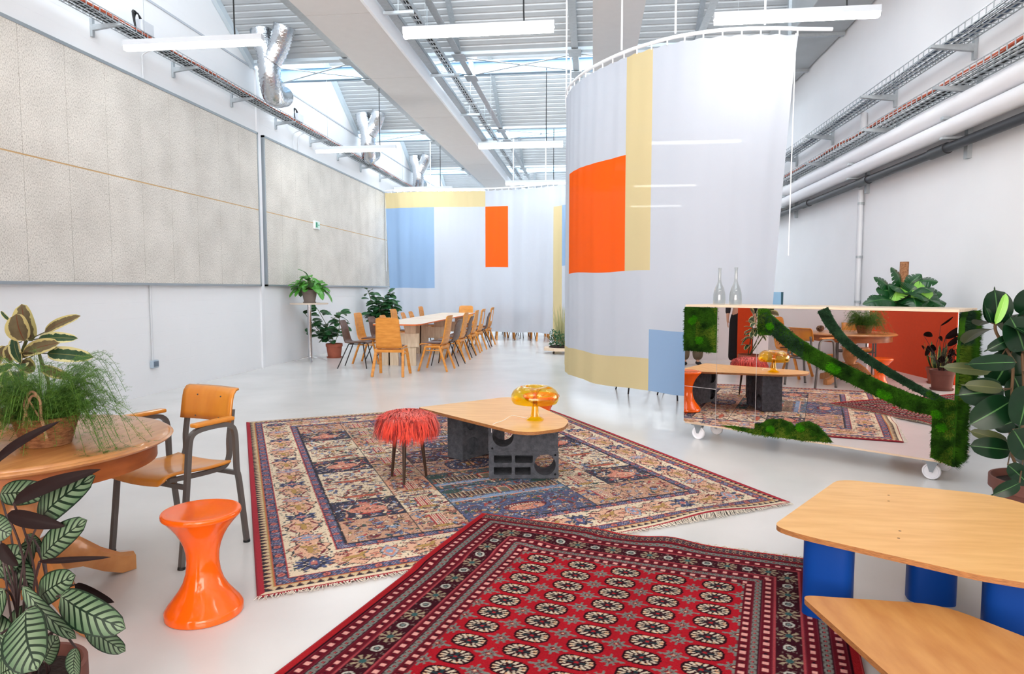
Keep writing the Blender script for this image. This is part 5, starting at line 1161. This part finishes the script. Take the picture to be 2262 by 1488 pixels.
for k in range(26):   # lower leaves hanging towards the hall
    h = random.uniform(.42, 1.0); a = random.uniform(-1.4, 2.9); c_ = root * (1 - (h - .3) / .9) + (stA[-1]) * ((h - .3) / .9) if k % 2 else root * (1 - (h - .3) / .9) + (stB[-1]) * ((h - .3) / .9); c_.z = h
    b_ = c_ + Vector((math.cos(a) * .05, math.sin(a) * .05, 0)); e_ = c_ + Vector((math.cos(a) * .19, math.sin(a) * .19, random.uniform(-.12, .04))); leaf(m, b_, e_, .085, (math.cos(a) * .3, math.sin(a) * .3, 1), .1, .2, 10, 0, 1, ell_)
    st.tube([c_, b_], .003, 5)
m.build('leaves', [L_var, L_varu], t, smooth='all', world=True); st.build('stems', M_stem, t, smooth=True, world=True)
# 3. asparagus fern in a woven basket
bx, by, bz = -2.20, 2.47, .7425
t = thing('fern_basket', 'feathery asparagus fern in a woven basket on the round table', 'potted plant', (bx, by, bz))
M_wick = mat('woven seagrass', (176, 122, 80), .8, rgb2=(126, 80, 48), nscale=40, stretch=(1, 1, 3), bump=.8, bscale=120)
pr = []
for i in range(45):
    q = i / 44; pr.append((.083 + .034 * q + .0028 * math.sin(i * 2.4), .001 + .118 * q))
MB().lathe([(0, .001)] + pr + [(.108, .119), (.105, .10), (0, .10)], 64, wob=lambda q, z: 1 + .018 * math.sin(q * 26 + (int(z / .0065) % 2) * 3.14)).build('basket', M_wick, t, smooth='all')
MB().lathe([(.104, .101), (.05, .108), (0, .11)], 24).build('soil', M_soil, t)
m = MB()
for s_ in (-.02, .018):
    m.tube(smooth_path([(.02 + s_, -.112, .10), (.012, -.115, .16 + s_), (.045, -.115, .225 + s_ * .5), (.075, -.11, .20), (.078, -.11, .13), (.095, -.108 , .07 + s_)], 7), .005, 8)
m.tube(smooth_path([(.03, -.118, .21), (.06, -.12, .165), (.085, -.118, .12)], 5), .0035, 6)
m.each('rope_handle', mat('twisted jute rope', (190, 150, 116), .9, noise=.3, nscale=60), t, smooth=True)
m = MB(); r = random.Random(21)
def frond(p0, a, L_, up, droop):
    P = []; n = 9
    for i in range(n + 1):
        q = i / n; P.append(p0 + Vector((math.cos(a) * L_ * q, math.sin(a) * L_ * q, up * L_ * math.sin(q * 2.2) - droop * L_ * q * q)))
    m.tube(P, .0009, 3, cap=False)
    for i in range(1, n + 1):
        for _ in range(8):
            c_ = P[i] * r.random() if False else P[i - 1].lerp(P[i], r.random()); b = a + r.uniform(-1.9, 1.9); l = r.uniform(.02, .05) * (1.1 - .5 * i / n); d = Vector((math.cos(b), math.sin(b), r.uniform(-.3, .6))).normalized(); e = c_ + d * l
            s_ = d.cross(Vector((0, 0, 1))).normalized() * .0005; m.add([c_ - s_, c_ + s_, e], [(0, 1, 2)], 0)
            for w_ in range(7):
                g = c_.lerp(e, (w_ + 1) / 7); h = b + r.choice((-1, 1)) * r.uniform(.5, 1.2); dd = Vector((math.cos(h), math.sin(h), r.uniform(-.6, .9))).normalized(); ln = r.uniform(.007, .015); sd = dd.cross(Vector((.3, .1, 1))).normalized() * .0007; m.add([g - sd, g + sd, g + dd * ln], [(0, 1, 2)], 0)
for k in range(230):
    a = r.uniform(0, 6.283); rr_ = r.uniform(0, .085); L_ = r.uniform(.10, .24) * (1.0 if math.cos(a) > -.5 else 1.0); frond(Vector((math.cos(a) * rr_, math.sin(a) * rr_, .105)), a + r.uniform(-.5, .5), L_, r.uniform(.45, 1.5), r.uniform(.25, .95))
for k in range(16): frond(Vector((.07, r.uniform(-.05, .05), .11)), r.uniform(-.6, .5), r.uniform(.22, .36), r.uniform(.3, .7), r.uniform(.6, 1.25))
for k in range(10): frond(Vector((0, 0, .11)), r.uniform(2.4, 3.8), r.uniform(.2, .32), r.uniform(.3, .9), r.uniform(.6, 1.2))
m.v = [(v[0], v[1], max(v[2], .0015)) for v in m.v]
m.build('foliage', mat('feathery fern green', (96, 136, 44), .7, rgb2=(54, 98, 28), nscale=30), t)
# 4. big rubber plant at right
t = thing('rubber_plant', 'large glossy dark rubber plant at the right edge', 'potted plant', (2.50, 4.02, 0)); 
pz = pot(t, .245, .17, .30, M_terrab, z=0); root = Vector((2.50, 4.02, pz)); m = MB(); st = MB()
stems = [[root + Vector((-.05, -.02, 0)), at(2237, 1010, 3.98), at(2232, 900, 3.98), at(2236, 800, 3.98), at(2201, 735, 3.98), at(2200, 710, 3.98)], [root + Vector((.05, .0, 0)), at(2262, 1000, 3.95), at(2262, 860, 3.95), at(2258, 780, 3.95)], [root + Vector((.1, .05, 0)), at(2300, 1000, 4.05), at(2310, 820, 4.05), at(2300, 700, 4.05)]]
for s_ in stems: st.tube(smooth_path(s_, 5), [.008] * (5 * (len(s_) - 1)) + [.006], 8)
ALLS = [p for s_ in stems for p in smooth_path(s_, 5)]
def rub(b, e, wpx, Y, dY=0., mi=0, n=(0, -1, .25), arch=.06):
    B_, T_ = at(b[0], b[1], Y), at(e[0], e[1], Y + dY); leaf(m, B_, T_, wpx * 1.22 / F * Y, n, arch, .16, 12, mi, 1 - mi, lambda q: ell_(q) ** .9 * (1 - .12 * q), k=5)
    tip = (T_ - B_).normalized(); leaf(m, T_ - tip * .01, T_ + tip * .02, .008, n, 0, 0, 3, mi, None)
    c_ = min(ALLS, key=lambda p: (p - B_).length); st.tube([c_, B_], .0035, 5)
for b, e, w_, Y, dY, mi in (((2201,716),(2197,640),52,3.98,0,0), ((2199,716),(2222,648),18,3.92,0,2), ((2190,713),(2178,680),12,3.95,0,0), ((2262,775),(2232,700),62,3.9,0,0), ((2242,742),(2180,773),22,3.9,0,0), ((2236,775),(2195,850),66,4.02,.05,0), ((2188,820),(2083,810),22,3.8,0,1), ((2244,800),(2138,804),30,3.72,-.05,0), ((2218,862),(2117,872),52,3.82,0,0), ((2215,858),(2130,850),24,3.79,0,1), ((2234,885),(2143,937),54,3.74,0,0), ((2268,850),(2252,940),58,3.66,0,0), ((2226,976),(2143,952),22,3.85,0,1), ((2232,994),(2143,984),38,3.82,0,0), ((2238,948),(2272,1012),54,3.75,0,0), ((2226,1026),(2270,1068),34,3.75,0,0), ((2252,1066),(2194,1092),26,3.62,0,0), ((2240,930),(2195,945),30,3.95,0,0), ((2262,740),(2300,690),60,3.95,0,0), ((2262,700),(2290,640),60,4.0,0,0), ((2240,830),(2262,900),60,4.0,0,0), ((2256,760),(2215,800),50,4.05,0,0)):
    rub(b, e, w_, Y, dY, mi) if mi != 2 else leaf(m, at(b[0], b[1], Y), at(e[0], e[1], Y), w_ / F * Y, (0, -1, .2), .05, .3, 10, 2, 2, ell_)
for k in range(34):
    c_ = random.choice(ALLS[6:]); a = random.uniform(-1.2, 1.8); 
    b_ = c_ + Vector((math.cos(a) * .04, math.sin(a) * .04, .02)); e_ = c_ + Vector((math.cos(a) * .25, math.sin(a) * .25, random.uniform(-.1, .1)))
    if e_.x > 3.25: continue
    leaf(m, b_, e_, .12, (0, 0, 1), .08, .18, 10, 0, 1, ell_)
m.build('leaves', [L_rub, L_rubu, L_light], t, smooth='all', world=True); st.build('stems', mat('brown stem', (96, 72, 48), .7), t, smooth=True, world=True)
# 5. monstera on a coir pole behind the cabinet
mx_, my_ = 2.97, 6.62
t = thing('monstera_plant', 'monstera climbing a coir pole behind the mirrored cabinet', 'potted plant', (mx_, my_, 0)); pot(t, .18, .13, .30, M_terra)
top = at(1998, 578, my_); MB().tube([(mx_, my_, .25), (top.x, my_, top.z - .35), (top.x, my_, top.z)], .037, 14).build('coir_pole', mat('coir fibre', (176, 128, 92), 1., rgb2=(128, 84, 56), nscale=60, bump=1, bscale=120), t, world=True)
m = MB(); st = MB(); r = random.Random(9)
heart = lambda q: (math.sin(math.pi * q ** .62) ** .7) * (.5 if (.22 < q < .95 and (q * 7.5) % 1 < .16) else 1) if 0 < q < 1 else 0
for b, e, w_, mi in (((1985,655),(1935,640),44,0), ((1988,640),(1968,590),32,0), ((2000,640),(2035,605),32,0), ((1975,665),(1905,672),30,0), ((1980,672),(1945,690),40,0), ((2000,670),(1990,700),60,0), ((2010,655),(2060,672),60,0), ((2015,640),(2062,650),52,2), ((2010,650),(2040,690),60,0), ((1985,660),(1962,628),40,0), ((2005,650),(2022,632),44,0), ((1970,650),(1930,612),30,0), ((1995,670),(1965,695),50,2), ((1960,660),(1920,690),40,0), ((2020,665),(2045,700),44,0), ((1980,640),(1950,650),44,0), ((2010,665),(2070,690),44,0)):
    Y = my_ - r.uniform(.05, .32); B_ = at(b[0], b[1], Y); T_ = at(e[0], e[1], Y - .05); leaf(m, B_, T_, w_ * 1.3 / F * Y, (r.uniform(-.3, .3), -.8, .7), .14, -.3, 44, mi, 1, heart, k=4); st.tube([Vector((top.x, my_, B_.z - .06)), B_], .005, 5)
for k in range(26):
    a = r.uniform(-3.0, .1); B_ = Vector((top.x + math.cos(a) * r.uniform(.02, .16), my_ + math.sin(a) * .15 - .02, r.uniform(1.2, 1.42))); T_ = B_ + Vector((math.cos(a) * r.uniform(.12, .24), math.sin(a) * .2 - .04, r.uniform(-.22, .03)))
    if T_.x < 3.22: leaf(m, B_, T_, r.uniform(.18, .26), (r.uniform(-.3, .3), -.8, .8), .14, -.3, 44, 2 if k % 13 == 0 else 0, 1, heart, k=4); st.tube([Vector((top.x, my_, B_.z - .06)), B_], .005, 5)
for k in range(30):
    a = r.uniform(-2.9, .2); z_ = r.uniform(.5, 1.25); c_ = Vector((mx_, my_, z_)); b_ = c_ + Vector((math.cos(a) * .12, math.sin(a) * .12, .05)); e_ = c_ + Vector((math.cos(a) * .32, math.sin(a) * .36, -.06))
    if e_.x > 3.2: continue
    leaf(m, b_, e_, .2, (0, 0, 1), .14, -.25, 44, 0, 1, heart); st.tube([c_, b_], .005, 5)
m.build('leaves', [L_mon, L_ficusu, L_light], t, smooth='all', world=True); st.build('stems', M_stem, t, smooth=True, world=True)
# 6. peace lily on a high bistro table
hx, hy = -5.30, 12.2
t = thing('bistro_table', 'tall round bistro table with chrome column at the left wall', 'table', (hx, hy, 0))
MB().lathe([(0, 1.085), (.345, 1.085), (.35, 1.09), (.35, 1.105), (.345, 1.11), (0, 1.11)], 48).build('tabletop', mat('cream laminate top', (222, 204, 186), .4), t, smooth=True)
MB().tube([(0, 0, .06), (0, 0, 1.085)], .038, 24).build('column', M_chrome, t, smooth=True)
for k in range(4):
    a = .5 + k * R90; MB().tube(smooth_path([(math.cos(a) * .03, math.sin(a) * .03, .085), (math.cos(a) * .15, math.sin(a) * .15, .06), (math.cos(a) * .30, math.sin(a) * .30, .014)], 4), .013, 8).build('foot', M_chrome, t, smooth=True)
def bushy(t, z0, n, spread, ln, wd, h, mats, droop=.6, seed=1, xlim=None, upright=.5, stemr=.003, heartp=None, yz=1.):
    r = random.Random(seed); m = MB(); st = MB(); L0 = t.location
    for k in range(n):
        a = r.uniform(0, 6.283); q = r.random() ** .6; zb = z0 + h * (1 - q * upright) * r.uniform(.45, 1); c_ = Vector((math.cos(a) * spread * q, math.sin(a) * spread * q, zb)); l = ln * r.uniform(.7, 1.1)
        e_ = c_ + Vector((math.cos(a) * l * .8, math.sin(a) * l * .8, l * r.uniform(-droop, .45)))
        if xlim and not (xlim[0] < L0.x + e_.x < xlim[1]): continue
        leaf(m, c_, e_, wd * r.uniform(.8, 1.15), (math.cos(a) * .5, math.sin(a) * .5 - .3, 1), .12, .2, 8, 0 if r.random() < .9 or len(mats) < 3 else 2, 1, heartp or ell_, k=3)
        st.tube(smooth_path([Vector((c_.x * .15, c_.y * .15, z0 - .02)), Vector((c_.x * .6, c_.y * .6, (z0 + zb) / 2 + .03)), c_], 3), stemr, 5)
    m.build('leaves', mats, t, smooth='all'); st.build('stems', M_stem, t)
t = thing('peace_lily', 'leafy green plant in a grey clay pot on the tall bistro table', 'potted plant', (hx + .02, hy - .02, 1.1105)); zz = pot(t, .145, .10, .23, M_greypot)
bushy(t, zz, 85, .22, .26, .11, .36, [L_lily, L_ficusu], 1.0, 5, (-5.66, 9), .9)
# 7. ficus below it in terracotta
t = thing('rubber_plant', 'rubber plant in a terracotta pot on the floor behind the bistro table', 'potted plant', (-5.12, 12.95, 0)); zz = pot(t, .165, .125, .27, M_terra)
m = MB(); st = MB(); r = random.Random(31); base = Vector((-5.12, 12.95, zz))
for tp in ((672, 690), (700, 680), (748, 688), (715, 730), (682, 720)):
    tip = at(tp[0], tp[1], 12.9 + r.uniform(-.1, .1)); P = smooth_path([base, (base + tip) / 2 + Vector((r.uniform(-.06, .06), 0, .0)), tip], 6); st.tube(P, .006, 6)
    for p in P[4:]:
        for _ in range(2):
            a = r.uniform(0, 6.28); e_ = p + Vector((math.cos(a) * .24, math.sin(a) * .24, r.uniform(-.14, .1)))
            if e_.x < -5.66: continue
            leaf(m, p + (e_ - p) * .15, e_, .12, (0, -.6, 1), .08, .15, 8, 0, 1, ell_, k=3)
m.build('leaves', [L_ficus, L_ficusu], t, smooth='all', world=True); st.build('stems', M_stem, t, world=True)
# 8. plant between panel and far curtain
t = thing('ficus_plant', 'bushy dark green plant behind the left side of the dining table', 'potted plant', (-5.05, 16.2, 0)); zz = pot(t, .19, .14, .32, M_greypot)
m = MB(); st = MB(); r = random.Random(37); base = Vector((-5.05, 16.2, zz))
for tp in ((812, 640), (858, 648), (838, 680), (830, 665), (866, 672), (846, 655), (820, 690)):
    tip = at(tp[0], tp[1], 16.1 + r.uniform(-.2, .2)); P = smooth_path([base, (base + tip) / 2 + Vector((r.uniform(-.06, .06), 0, .0)), tip], 6); st.tube(P, .007, 6)
    for p in P[5:]:
        for _ in range(3):
            a = r.uniform(0, 6.28); e_ = p + Vector((math.cos(a) * .26, math.sin(a) * .26, r.uniform(-.15, .14)))
            if e_.x < -5.66: continue
            leaf(m, p + (e_ - p) * .15, e_, .12, (0, -.6, 1), .08, .15, 8, 0, 1, ell_, k=3)
m.build('leaves', [L_ficus, L_ficusu], t, smooth='all', world=True); st.build('stems', M_stem, t, world=True)
# 9. low planter on wheels behind the tall curtain's edge
t = thing('planter_tray', 'low pale wooden planter tray with shrubs and grass beyond the tall curtain edge', 'planter', (-.62, 14.45, 0))
m = MB().prism([(math.cos(math.pi / 8 + i * math.pi / 4) * .42, math.sin(math.pi / 8 + i * math.pi / 4) * .42) for i in range(8)], .07, .13); m.build('tray', M_palewood, t)
m = MB()
for a in range(4): m.tube([(math.cos(a * R90 + .8) * .26 - .01, math.sin(a * R90 + .8) * .26, .03), (math.cos(a * R90 + .8) * .26 + .01, math.sin(a * R90 + .8) * .26, .03)], .03, 12)
m.build('wheel', M_dark, t)
m = MB(); st = MB(); r = random.Random(41)
for k in range(420):
    a = r.uniform(0, 6.28); q = r.random() ** .5 * .30; c_ = Vector((math.cos(a) * q, math.sin(a) * q, .13 + r.random() * .34)); e_ = c_ + Vector((r.uniform(-.06, .06), r.uniform(-.06, .06), r.uniform(-.01, .07))); leaf(m, c_, e_, .022, (0, -1, 1), .05, .1, 3, 0, None, ell_, k=1)
for k in range(60):
    a = r.uniform(0, 6.28); q = r.random() * .1; c_ = Vector((math.cos(a) * q, math.sin(a) * q + .05, .13)); e_ = c_ + Vector((r.uniform(-.16, .16), r.uniform(-.12, .12), r.uniform(.65, .95))); leaf(m, c_, e_, .012, (0, -1, .2), .05, .1, 6, 1, None, k=1)
m.build('shrubs', [L_ficus, mat('dry ornamental grass', (160, 156, 110), .8)], t)
MB().lathe([(0, .13), (.30, .13), (.27, .16), (0, .18)], 20).build('soil', M_soil, t)
# ================================================================ WHAT THE CABINET MIRROR SHOWS (left of and behind the camera)
M_opan = mat('burnt orange felt', (214, 66, 14), .85, noise=.06, nscale=20)
t = thing('orange_partition', 'tall orange felt partition reflected in the cabinet mirror', 'partition', (-3.2, .93, 0))
d_ = (Vector((-2.2, 1.14, 0)) - Vector((-4.0, .78, 0))); 
MB().bar((-4.7, .645, 1.2), (-2.0, 1.17, 1.2), .05, 2.4).build('panel', M_opan, t, world=True)
t = thing('white_partition', 'white partition wall reflected behind the round table', 'partition', (-3.75, 2.2, 0))
MB().bar((-3.74, 3.10, 1.2), (-3.40, 1.60, 1.2), .06, 2.4).build('panel', M_wall, t, world=True)
t = thing('orange_board', 'narrow upright orange board beside the white partition in the mirror', 'board', (-4.2, 3.3, 0))
MB().bar((-4.22, 3.42, 1.1), (-4.12, 3.2, 1.1), .04, 2.2).build('panel', M_opan, t, world=True)
place(W0, -3.16, 3.02, math.radians(-127), 'wooden chair with a tall orange back beyond the round table, seen in the mirror')
p2 = [o for o in bpy.data.objects if o.name == 'school_armchair'][0]
copy_tree(p2, (-3.12, 1.98, 0), math.radians(-62), 'second school armchair on the far side of the round table, seen in the mirror')
t = thing('snake_plant', 'upright snake plant in a clay pot reflected in front of the orange partition', 'potted plant', (-2.2, 1.32, 0)); zz = pot(t, .135, .10, .22, M_terra)
m = MB(); r = random.Random(2)
for k in range(9):
    a = k * 2.4; c_ = Vector((math.cos(a) * .05, math.sin(a) * .05, zz - .01)); e_ = c_ + Vector((math.cos(a) * r.uniform(.03, .2), math.sin(a) * r.uniform(.03, .2), r.uniform(.28, .46))); leaf(m, c_, e_, .055, (math.cos(a), math.sin(a), .1), .04, .25, 10, 0, 0, lambda q: min(1, q * 3 + .45) * (1 - q ** 3) ** .6, k=3)
m.build('leaves', [L_snake], t, smooth='all')
# patterned fur bag on the table
m = MB(); rows = []
for i in range(13):
    q = i / 12 * 2 - 1; r_ = .045 * max(.05, (1 - abs(q) ** 4)) ** .5; rows.append([(q * .10, r_ * math.cos(a * math.pi / 8), .045 + r_ * math.sin(a * math.pi / 8)) for a in range(17)])
o = m.grid(rows).build('fur_muff', mat('brown spotted fur', (150, 112, 84), .95, rgb2=(34, 24, 20), nscale=34, detail=2, bump=1, bscale=90), smooth='all'); o.location = (-2.66, 2.86, .7425); o.rotation_euler = (0, 0, .8); tag(o, 'brown spotted fur roll on the round table, seen in the mirror', 'fur roll')
# two visitors standing to the left of the frame, their legs caught by the mirror
def skin(name, pts, edges, m, parent, root=0, sub=2):
    me = bpy.data.meshes.new(name); me.from_pydata([p[:3] for p in pts], edges, []); me.materials.append(m); o = bpy.data.objects.new(name, me); COL.objects.link(o); o.parent = parent
    s_ = o.modifiers.new('skin', 'SKIN'); s_.use_smooth_shade = True
    for v, p in zip(me.skin_vertices[0].data, pts): v.radius = (p[3], p[4] if len(p) > 4 else p[3]); v.use_root = False
    me.skin_vertices[0].data[root].use_root = True
    u = o.modifiers.new('sub', 'SUBSURF'); u.levels = 1; u.render_levels = sub; return o
def person(x, y, rz, label, trouser, top, hairc, h=1.74, shoe=None, wide=0.):
    k = h / 1.74; t = thing('person', label, 'person', (x, y, 0), rz); M_skin = mat('skin', (214, 168, 140), .5)
    S = lambda a: tuple(v * k for v in a)
    # continuous body
    P = [S((0, 0, .95, .13, .10)), S((0, 0, 1.12, .125, .09)), S((0, .005, 1.30, .15, .10)), S((0, 0, 1.42, .12, .085)), S((0, .005, 1.49, .055, .055)), S((0, .02, 1.56, .06, .065)), S((0, .02, 1.66, .078, .092)), S((0, .012, 1.725, .06, .07))]
    E_ = [(i, i + 1) for i in range(7)]
    for sx in (-1, 1):
        b = len(P); P += [S((sx * .17, 0, 1.42, .055)), S((sx * .215, -.01, 1.14, .042)), S((sx * .235, .06, .90, .030)), S((sx * .238, .075, .83, .026, .018))]; E_ += [(3, b), (b, b + 1), (b + 1, b + 2), (b + 2, b + 3)]
        for f in range(4):
            c_ = len(P); off = (-.024 + f * .016); P += [S((sx * .238, .075 + off, .775, .0085)), S((sx * .234, .085 + off, .735 - (.006 if f in (0, 3) else 0), .008)), S((sx * .226, .095 + off, .70 - (.012 if f in (0, 3) else 0), .0065))]; E_ += [(b + 3, c_), (c_, c_ + 1), (c_ + 1, c_ + 2)]
        c_ = len(P); P += [S((sx * .225, .115, .80, .0095)), S((sx * .215, .135, .765, .008))]; E_ += [(b + 3, c_), (c_, c_ + 1)]
        b = len(P); P += [S((sx * .10, 0, .88, .088)), S((sx * .115, .01, .49, .056)), S((sx * .12, -.01, .10, .036)), S((sx * .125, .10, .035, .038, .026))]; E_ += [(0, b), (b, b + 1), (b + 1, b + 2), (b + 2, b + 3)]
    skin('body', P, E_, M_skin, t)
    hd = MB().lathe([(0, -.03), (.004, -.028), (.011, -.012), (.008, .012), (0, .018)], 10); hd.v = [(v[0] * k, (v[1] + .112) * k, (v[2] + 1.635) * k) for v in hd.v]; hd.build('nose', M_skin, t, smooth='all')
    m = MB(); me_ = MB()
    for sx in (-1, 1): g = MB().lathe([(0, -.009), (.008, -.005), (.011, 0), (.008, .005), (0, .009)], 10); m.add([((v[0] + sx * .031) * k, (v[1] * .5 + .098) * k, (v[2] + 1.655) * k) for v in g.v], g.f); me_.add([((v[0] * .5 + sx * .083) * k, (v[1] * 1.4 + .01) * k, (v[2] * 2.8 + 1.645) * k) for v in g.v], g.f)
    m.each('eyes', mat('dark eye', (50, 36, 30), .2), t); me_.each('ears', M_skin, t)
    g = MB().lathe([(0, -.004), (.02, -.002), (.022, 0), (.02, .003), (0, .004)], 12); g.v = [(v[0] * k, (v[1] * .3 + .104) * k, (v[2] + 1.60) * k) for v in g.v]; g.build('mouth', mat('lips', (176, 104, 96), .5), t)
    skin('hair', [S((0, -.02, 1.60, .07, .05)), S((0, -.015, 1.68, .09, .088)), S((0, .0, 1.745, .07, .075))], [(0, 1), (1, 2)], hairc, t)
    P = [S((0, 0, 1.00, .145, .11)), S((0, 0, .93, .15, .115))]; E_ = [(0, 1)]
    for sx in (-1, 1): b = len(P); P += [S((sx * .10, 0, .84, .105 + wide * .3)), S((sx * .118, .01, .49, .078 + wide)), S((sx * .125, .0, .07, .070 + wide * 1.2))]; E_ += [(1, b), (b, b + 1), (b + 1, b + 2)]
    skin('trousers', P, E_, trouser, t)
    P = [S((0, 0, .98, .15, .115)), S((0, 0, 1.14, .145, .11)), S((0, .005, 1.31, .168, .118)), S((0, 0, 1.425, .13, .095))]; E_ = [(0, 1), (1, 2), (2, 3)]
    for sx in (-1, 1): b = len(P); P += [S((sx * .175, 0, 1.42, .07)), S((sx * .218, -.01, 1.14, .056)), S((sx * .236, .055, .92, .044))]; E_ += [(3, b), (b, b + 1), (b + 1, b + 2)]
    skin('shirt', P, E_, top, t)
    for sx in (-1, 1): skin('shoe', [S((sx * .125, -.03, .042, .048, .042)), S((sx * .128, .06, .04, .050, .036)), S((sx * .132, .15, .034, .042, .028))], [(0, 1), (1, 2)], shoe or M_dark, t)
    return t
M_tb = mat('black trousers', (22, 22, 24), .85); M_tk = mat('khaki trousers', (116, 104, 84), .85)
person(-4.72, 3.12, math.radians(-70), 'person in black trousers standing beside the cream edged plant, seen in the mirror', M_tb, mat('dark sweater', (40, 42, 48), .9), mat('dark brown hair', (48, 34, 26), .6), 1.74, wide=.02)
person(-4.95, 3.95, math.radians(-80), 'person in wide khaki trousers, lower legs seen at the left edge of the mirror', M_tk, mat('pale linen shirt', (210, 200, 184), .9), mat('grey hair', (120, 112, 104), .6), 1.70, wide=.03)
place(S0, -5.0, 2.2, 0, 'wooden chair with slotted back by the left wall') if False else None
